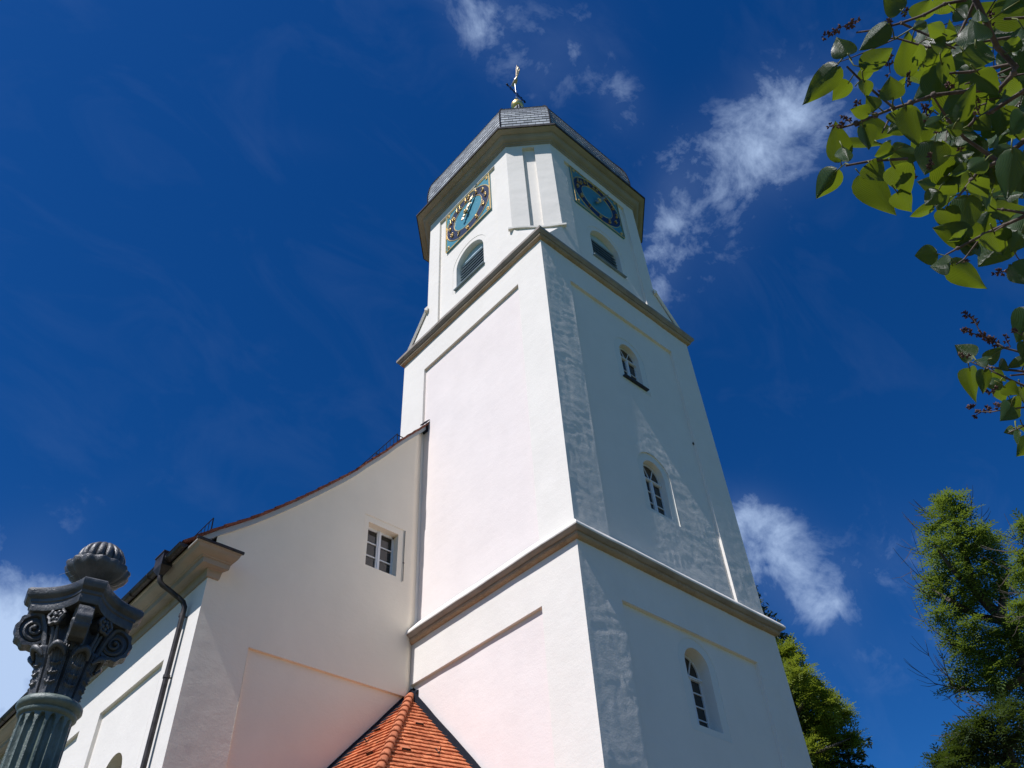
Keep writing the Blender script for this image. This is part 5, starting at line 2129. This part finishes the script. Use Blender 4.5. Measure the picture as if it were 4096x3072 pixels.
# stems outside the frame, down to the ground
base = at(4500, 700, 1.9)
for j, (x, y, dd_) in enumerate(((4350, -150, 1.5), (4320, 260, 1.52), (4330, 470, 1.5), (4300, 880, 1.5), (4370, 1550, 1.5), (4340, 780, 1.5), (4350, 1640, 1.49), (4350, 90, 1.56))):
    e = at(x, y, dd_)
    b0 = Vector((base.x + .12 * math.cos(j * 2.3), base.y + .12 * math.sin(j * 2.3), 0))
    mid = b0.lerp(e, .6) + Vector((.08 * math.cos(j), .08 * math.sin(j), .1))
    SP_ = [b0, b0.lerp(mid, .5) + Vector((.03, 0, .05)), mid, e.lerp(mid, .35), e]
    tw.tube(SP_, [.020, .017, .012, .008, .005], 8)
    for a_, b_ in zip(SP_[1:-1], SP_[2:]):
        BPT.extend(a_.lerp(b_, j / 8) for j in range(8))
# every loose leaf hangs on a twig that leaves the nearest branch
todo = list(LOOSE)
while todo:
    best = min(((p - q_).length, i, j) for i, p in enumerate(todo) for j, q_ in enumerate(BPT[-900:]))
    gap, i, j = best
    p, q_ = todo.pop(i), BPT[-900:][j]
    m1_ = p.lerp(q_, .5) + Vector((rng.uniform(-.08, .08), rng.uniform(-.08, .08), rng.uniform(-.02, .10))) * gap
    tw.tube([q_, m1_, p], [.0007 + .0022 * min(1, gap / .4), .0007 + .0014 * min(1, gap / .4), .0008], 5)
    if gap > .02:
        BPT.extend([m1_, q_.lerp(m1_, .5), m1_.lerp(p, .5)])
leaf_mb.cur = 1
for p0, p1 in STK:
    near = min(BPT, key=lambda q_: (q_ - p0).length)
    gap = (near - p0).length
    out = (p0 - p1).normalized()
    q = near if gap < .05 else p0 + out * .014 + Vector((0, 0, .004))
    mid = p0.lerp(q, .5) + out * (.25 * gap if gap < .05 else 0) * .6 + Vector((0, 0, .002))
    leaf_mb.tube([p0 + (p1 - p0) * .05, mid, q], [.0009, .0010, .0012], 5)
lo_ = leaf_mb.build('foliage', [M['lilac'], M['petiole']], LIL)
lo_.data.polygons.foreach_set('use_smooth', [True] * len(lo_.data.polygons))
auto_smooth(tw.build('branches', M['twig'], LIL), 60)
# dry seed heads
SEED = [(c6, (600, 150), (340, 275), 20, 26), (c6, (600, 160), (545, 200), 14, 10), (c6, (850, 130), (820, 230), 22, 14), (c6, (835, 400), (850, 540), 24, 16), (c6, (1000, 560), (930, 650), 26, 16),
        (c6, (590, 740), (720, 830), 16, 14), (c6, (400, 930), (520, 930), 22, 16), (c6, (505, 850), (560, 910), 12, 8), (c6, (1110, 760), (1130, 920), 24, 16), (c6, (1300, 610), (1260, 660), 18, 12), (c6, (1480, 740), (1500, 840), 22, 14),
        (c6, (1140, 1140), (1160, 1250), 20, 14), (c6, (880, 1285), (1050, 1300), 14, 12), (c6, (1370, 1080), (1370, 1200), 18, 12), (c6, (790, 660), (760, 720), 12, 8), (c6, (940, 40), (960, 100), 18, 9), (c6, (1260, 900), (1180, 960), 22, 14),
        (c6, (1600, 60), (1590, 200), 12, 8), (c6, (720, 290), (760, 285), 12, 6), (c6, (1180, 900), (1230, 980), 18, 10),
        (c7, (650, 635), (760, 740), 16, 16), (c7, (640, 770), (880, 860), 18, 34), (c7, (770, 800), (930, 890), 22, 24), (c7, (620, 950), (680, 970), 14, 9), (c7, (690, 1350), (730, 1350), 16, 10), (c7, (745, 1400), (840, 1360), 20, 18), (c7, (885, 1340), (930, 1345), 14, 8),
        (c7, (840, 1235), (885, 1225), 14, 8), (c7, (1000, 775), (1080, 810), 14, 9), (c7, (950, 340), (885, 365), 26, 14), (c7, (870, 1270), (885, 1200), 10, 6), (c7, (960, 830), (1000, 900), 14, 8), (c7, (640, 280), (690, 250), 10, 7)]
for fn_, a, b, spread, n in SEED:
    sm_ = MB()
    d = 1.47 + rng.uniform(-.05, .05)
    A, B = at(*fn_(*a), d), at(*fn_(*b), d)
    sm_.tube([A, A.lerp(B, .5) + Vector((0, 0, .001)), B], .0007, 4)
    sp = spread / 1.84 * d / 3339 * .85
    n = int(n * .8)
    for i in range(n):
        p = A.lerp(B, rng.random())
        dv = Vector((rng.gauss(0, 1), rng.gauss(0, 1), rng.gauss(0, 1))).normalized()
        q = p + dv * sp * rng.uniform(.4, 1.0)
        sm_.tube([p, q], .0005, 3, cap=False)
        e = (dv + Vector((0, 0, .3))).normalized() * rng.uniform(.003, .006)
        s_ = dv.cross(Vector((.3, .5, .8))).normalized() * .0014
        for sg_ in (-1, 1):
            sm_.tube([q, q + e * .55 + s_ * sg_, q + e + s_ * sg_ * 2.0], [.0008, .0017, .0002], 4)
    sm_.build('seed_head', M['seed'], LIL)


# ================================================================== TREES
def clump(mb, c, r_, n, size, rg, flat=.85, asp=.42, up=.5):
    for i in range(n):
        while True:
            v = Vector((rg.uniform(-1, 1), rg.uniform(-1, 1), rg.uniform(-1, 1)))
            if .25 < v.length < 1:
                break
        p = c + Vector((v.x * r_, v.y * r_, v.z * r_ * flat))
        nr = (Vector((rg.gauss(0, 1), rg.gauss(0, 1), rg.gauss(0, 1))) + v * .8 + Vector((0, 0, up))).normalized()
        t_ = nr.cross(Vector((rg.gauss(0, 1), rg.gauss(0, 1), rg.gauss(0, 1)))).normalized()
        b = nr.cross(t_)
        s_ = size * rg.uniform(.6, 1.3)
        mb.add([p - t_ * s_ * .5, p + b * s_ * asp * .5 + t_ * s_ * .05, p + t_ * s_ * .5 - nr * s_ * .12, p - b * s_ * asp * .5 + t_ * s_ * .05], [(0, 1, 2, 3)])


def spray(mb, c, r_, n, size, rg):
    """pinnate sprays: rows of leaflets on short drooping stalks"""
    for i in range(n):
        v = Vector((rg.gauss(0, .46), rg.gauss(0, .46), rg.gauss(0, .25)))
        if v.length > 1.0:
            continue
        p = c + v * r_
        d = (Vector((rg.gauss(0, 1), rg.gauss(0, 1), rg.gauss(0, .45) - .15)) + v * .9).normalized()
        sd_ = d.cross(Vector((rg.gauss(0, .25), rg.gauss(0, .25), 1))).normalized()
        L = size * rg.uniform(.7, 1.25)
        for k in range(5):
            q = p + d * (L * k / 4) - Vector((0, 0, .12 * L * (k / 4) ** 2))
            ll = L * .36 * (1 - .07 * k)
            for sg_ in (-1, 1):
                e = (sd_ * sg_ + d * .75).normalized() * ll
                w_ = d * (ll * .24)
                mb.add([q, q + e * .5 + w_, q + e, q + e * .5 - w_], [(0, 1, 2, 3)])


def px_tree(name, label, cat, conv, dist, clumps, limbs, mats, rg, size, per, kind, twigs=(), group=None, depth=.6, trunk_r=.22, sway=0.0):
    k = dist / 3339.0
    base_px = conv(*limbs[0][0])
    b = at(*base_px, dist)
    t = thing(name, label, cat, (b.x, b.y, 0), group)
    tr = MB()
    for i, lb in enumerate(limbs):
        P = [at(*conv(*q), dist + rg.uniform(-depth, depth) * (0 if i == 0 else 1)) for q in lb]
        r0_ = trunk_r if i == 0 else trunk_r * .42
        if i == 0:
            P = [Vector((P[0].x, P[0].y, 0)), Vector((P[0].x + .1, P[0].y, P[0].z * .5))] + P
        n_ = len(P)
        tr.tube(P, [r0_ * (1.25 if (i == 0 and j == 0) else 1) * (1 - .86 * j / (n_ - 1)) for j in range(n_)], 8)
    for lb in twigs:
        P = [at(*conv(*q), dist + rg.uniform(-.2, .2)) for q in lb]
        n_ = len(P)
        tr.tube(P, [.022 * (1 - .8 * j / (n_ - 1)) for j in range(n_)], 4)
        for j in range(n_ - 1):
            for sg_ in (0, 1, 2):
                a = P[j].lerp(P[j + 1], rg.uniform(.2, .95))
                d = ((P[j + 1] - P[j]).normalized() + Vector((rg.gauss(0, .45), rg.gauss(0, .45), rg.gauss(0, .45)))).normalized()
                m1_ = a + d * rg.uniform(.25, .5)
                tr.tube([a, m1_, m1_ + (d + Vector((0, 0, .35))) * rg.uniform(.1, .3)], [.010, .008, .004], 3)
    tr.build('trunk', M['bark'], t)
    mb = MB()
    for (x, y, r_) in clumps:
        rr = r_ * conv.s * k
        c = at(*conv(x, y), dist + rg.uniform(-depth, depth))
        if kind == 'spray':
            spray(mb, c, rr * 1.15, per, size, rg)
        else:
            clump(mb, c, rr * 1.1, per, size, rg)
    mb.build('crown', mats, t)
    return t


class Conv:
    def __init__(self, x0, y0, s):
        self.x0, self.y0, self.s = x0, y0, 1 / s

    def __call__(self, x, y):
        return self.x0 + x * self.s, self.y0 + y * self.s


c8 = Conv(3400, 1900, 1.4152)
c5 = Conv(2300, 1900, 1.4158)
ASH = [(565, 140, 55), (600, 205, 55), (515, 175, 36), (490, 270, 50), (560, 290, 70), (620, 300, 60), (685, 340, 60), (740, 330, 48), (790, 375, 50), (462, 390, 44), (540, 400, 66), (640, 420, 58), (725, 430, 66), (800, 450, 56),
       (492, 490, 52), (580, 520, 75), (670, 540, 75), (760, 550, 75), (840, 560, 56), (880, 610, 40), (462, 590, 42), (540, 610, 58), (640, 640, 75), (745, 660, 75), (830, 690, 62), (468, 680, 36), (560, 720, 56), (660, 740, 62), (500, 790, 42), (600, 785, 40),
       (680, 850, 50), (740, 905, 58), (570, 900, 40), (622, 960, 48), (660, 992, 32), (830, 900, 60), (900, 900, 75), (965, 850, 50), (800, 1010, 55), (880, 1000, 75), (965, 1000, 80), (740, 1050, 40), (620, 1100, 50), (700, 1140, 48), (780, 1150, 48), (600, 1190, 40),
       (860, 1120, 55), (950, 1130, 70), (820, 1220, 40), (900, 1200, 65), (985, 1250, 80), (1060, 900, 90), (1060, 1050, 90), (1070, 1200, 90), (1040, 760, 50)]
px_tree('ash_tree', 'tall leaning tree with feathery green foliage and bare twigs on its left side', 'tree', c8, 30, ASH,
        [[(1130, 1700), (1080, 1400), (1000, 1020), (890, 830), (790, 745), (700, 640), (645, 430), (595, 260), (562, 150)], [(890, 830), (720, 800), (560, 705), (455, 640)], [(1000, 1060), (820, 1068), (720, 1000), (560, 955)], [(1010, 1120), (900, 1200), (680, 1218), (560, 1182)], [(860, 800), (870, 640), (800, 460)], [(700, 640), (600, 560), (480, 400)], [(645, 430), (720, 400), (790, 360)], [(890, 830), (960, 850), (1050, 760)]],
        M['ash'], random.Random(5), .42, 62, 'spray',
        twigs=[[(470, 360), (400, 320), (345, 270)], [(500, 240), (450, 225), (405, 195)], [(480, 465), (410, 450), (335, 410)], [(470, 620), (390, 570), (325, 510)], [(480, 720), (430, 670), (370, 640)], [(570, 950), (470, 880), (395, 805)], [(590, 1170), (480, 1080), (430, 990)], [(600, 1210), (480, 1180), (400, 1120)], [(570, 1180), (540, 1100), (520, 1010)], [(690, 290), (680, 220), (692, 140)], [(740, 320), (742, 270), (745, 240)], [(640, 1200), (590, 1240), (530, 1270)], [(900, 830), (905, 790), (897, 750)]], depth=1.2, trunk_r=.34)
LOW = [(850, 1320, 50), (920, 1370, 62), (985, 1330, 52), (800, 1390, 48), (740, 1400, 40), (680, 1450, 42), (640, 1480, 42), (720, 1500, 50), (800, 1500, 58), (880, 1480, 64), (965, 1470, 70), (580, 1520, 34), (620, 1565, 42), (545, 1590, 34), (512, 1632, 34), (580, 1640, 44), (660, 1620, 52), (740, 1600, 52), (820, 1600, 60), (900, 1580, 66), (980, 1590, 70), (1050, 1500, 90), (1060, 1400, 80), (700, 1700, 90), (850, 1700, 90), (1000, 1700, 100)]
px_tree('deciduous_tree', 'darker green tree of lower height at the foot of the tall leaning tree', 'tree', c8, 24, LOW,
        [[(960, 1900), (930, 1700), (890, 1550), (860, 1420), (850, 1330)], [(920, 1640), (780, 1560), (640, 1490)], [(910, 1600), (700, 1610), (540, 1600)], [(890, 1550), (960, 1460), (985, 1350)]],
        M['shade'], random.Random(8), .35, 70, 'spray',
        twigs=[[(800, 1400), (720, 1385), (670, 1360)], [(830, 1340), (780, 1330), (730, 1300)], [(720, 1440), (660, 1430), (600, 1470)]], depth=1.0, trunk_r=.26)
EDGE = [(985, 275, 28), (1010, 300, 40), (985, 448, 30), (1010, 480, 40), (980, 560, 32), (1010, 600, 40), (968, 745, 32), (990, 785, 40), (1110, 350, 60), (1120, 520, 70), (1110, 700, 60), (1200, 600, 140), (1210, 300, 120), (1160, 850, 80)]
px_tree('edge_tree', 'tree at the right hand edge with only its leafy branch tips showing', 'tree', c8, 22, EDGE,
        [[(1260, 1700), (1230, 1200), (1180, 800), (1150, 500), (1120, 260)], [(1180, 800), (1080, 760), (985, 745)], [(1160, 560), (1070, 570), (990, 560)], [(1140, 420), (1060, 440), (985, 445)], [(1130, 330), (1060, 290), (985, 275)]],
        M['ash'], random.Random(9), .30, 60, 'spray',
        twigs=[[(990, 450), (940, 440), (890, 432)], [(985, 560), (945, 550), (905, 545)], [(990, 660), (960, 670), (930, 655)], [(985, 800), (960, 810), (930, 790)], [(990, 400), (965, 385), (940, 365)]], depth=.7, trunk_r=.2)
# dark conifer behind the tower: whorls of drooping branches with needle tufts
CON = thing('conifer_tree', 'dark green conifer with dense tufted branches rising behind the tower', 'conifer', (at(3150, 3000, 34).x, at(3150, 3000, 34).y, 0))
rg = random.Random(14)
cb0 = at(2985, 2350, 58)
apex = Vector((cb0.x, cb0.y, cb0.z))
CON.location = (apex.x, apex.y, 0)
tr = MB()
tr.tube([(apex.x, apex.y, 0), (apex.x, apex.y, apex.z * .5), apex], [.42, .28, .03], 10)
cw = MB()
hgt = apex.z
z = hgt - .2
while z > 4.5:
    t_ = (hgt - z)
    rr = .4 + t_ * .40 - .004 * t_ * t_
    nb = 7 + int(rr * 1.6)
    for j in range(nb):
        a = 2 * PI * (j + rg.random() * .8) / nb + z * 1.7
        L = rr * rg.uniform(.78, 1.12)
        e = Vector((math.cos(a), math.sin(a), 0))
        p0 = Vector((apex.x, apex.y, z))
        p1 = p0 + e * L + Vector((0, 0, -.25 * L + rg.uniform(-.1, .15)))
        if L > .8:
            tr.tube([p0, p0.lerp(p1, .5) + Vector((0, 0, .05)), p1], [.035, .025, .01], 4, cap=False)
        nt_ = max(2, int(L / .5))
        for q in range(nt_):
            f = (q + .7) / nt_
            if f < .35 and L > 1.4:
                continue
            clump(cw, p0.lerp(p1, f) + Vector((0, 0, .05)), .42 * (1.15 - .35 * f), 26, .36, rg, .7, .34, .9)
    z -= .62
tr.build('trunk', M['bark'], CON)
cw.build('crown', M['conifer'], CON)
LIME = [(1185, 1000, 40), (1200, 1020, 44), (1222, 1085, 52), (1280, 1130, 50), (1220, 1180, 70), (1300, 1200, 66), (1372, 1232, 52), (1280, 1280, 78), (1370, 1310, 68), (1442, 1300, 42), (1505, 1345, 34), (1330, 1380, 78), (1420, 1390, 58), (1340, 1460, 68), (1432, 1465, 48), (1380, 1545, 58), (1562, 1490, 30), (1330, 1560, 62), (1270, 1420, 70), (1290, 1640, 90), (1400, 1680, 80), (1150, 1150, 70), (1180, 1300, 90), (1200, 1500, 100)]
px_tree('lime_tree', 'bright yellow green leafy tree in front of the dark conifer beside the tower', 'tree', c5, 50, LIME,
        [[(1220, 1900), (1225, 1700), (1230, 1450), (1235, 1250), (1215, 1060)], [(1230, 1500), (1360, 1420), (1500, 1345)], [(1230, 1400), (1300, 1280), (1370, 1230)], [(1228, 1600), (1400, 1560), (1560, 1490)], [(1233, 1320), (1180, 1200), (1160, 1120)]],
        M['lime'], random.Random(4), .62, 120, 'spray', depth=2.0, trunk_r=.4)
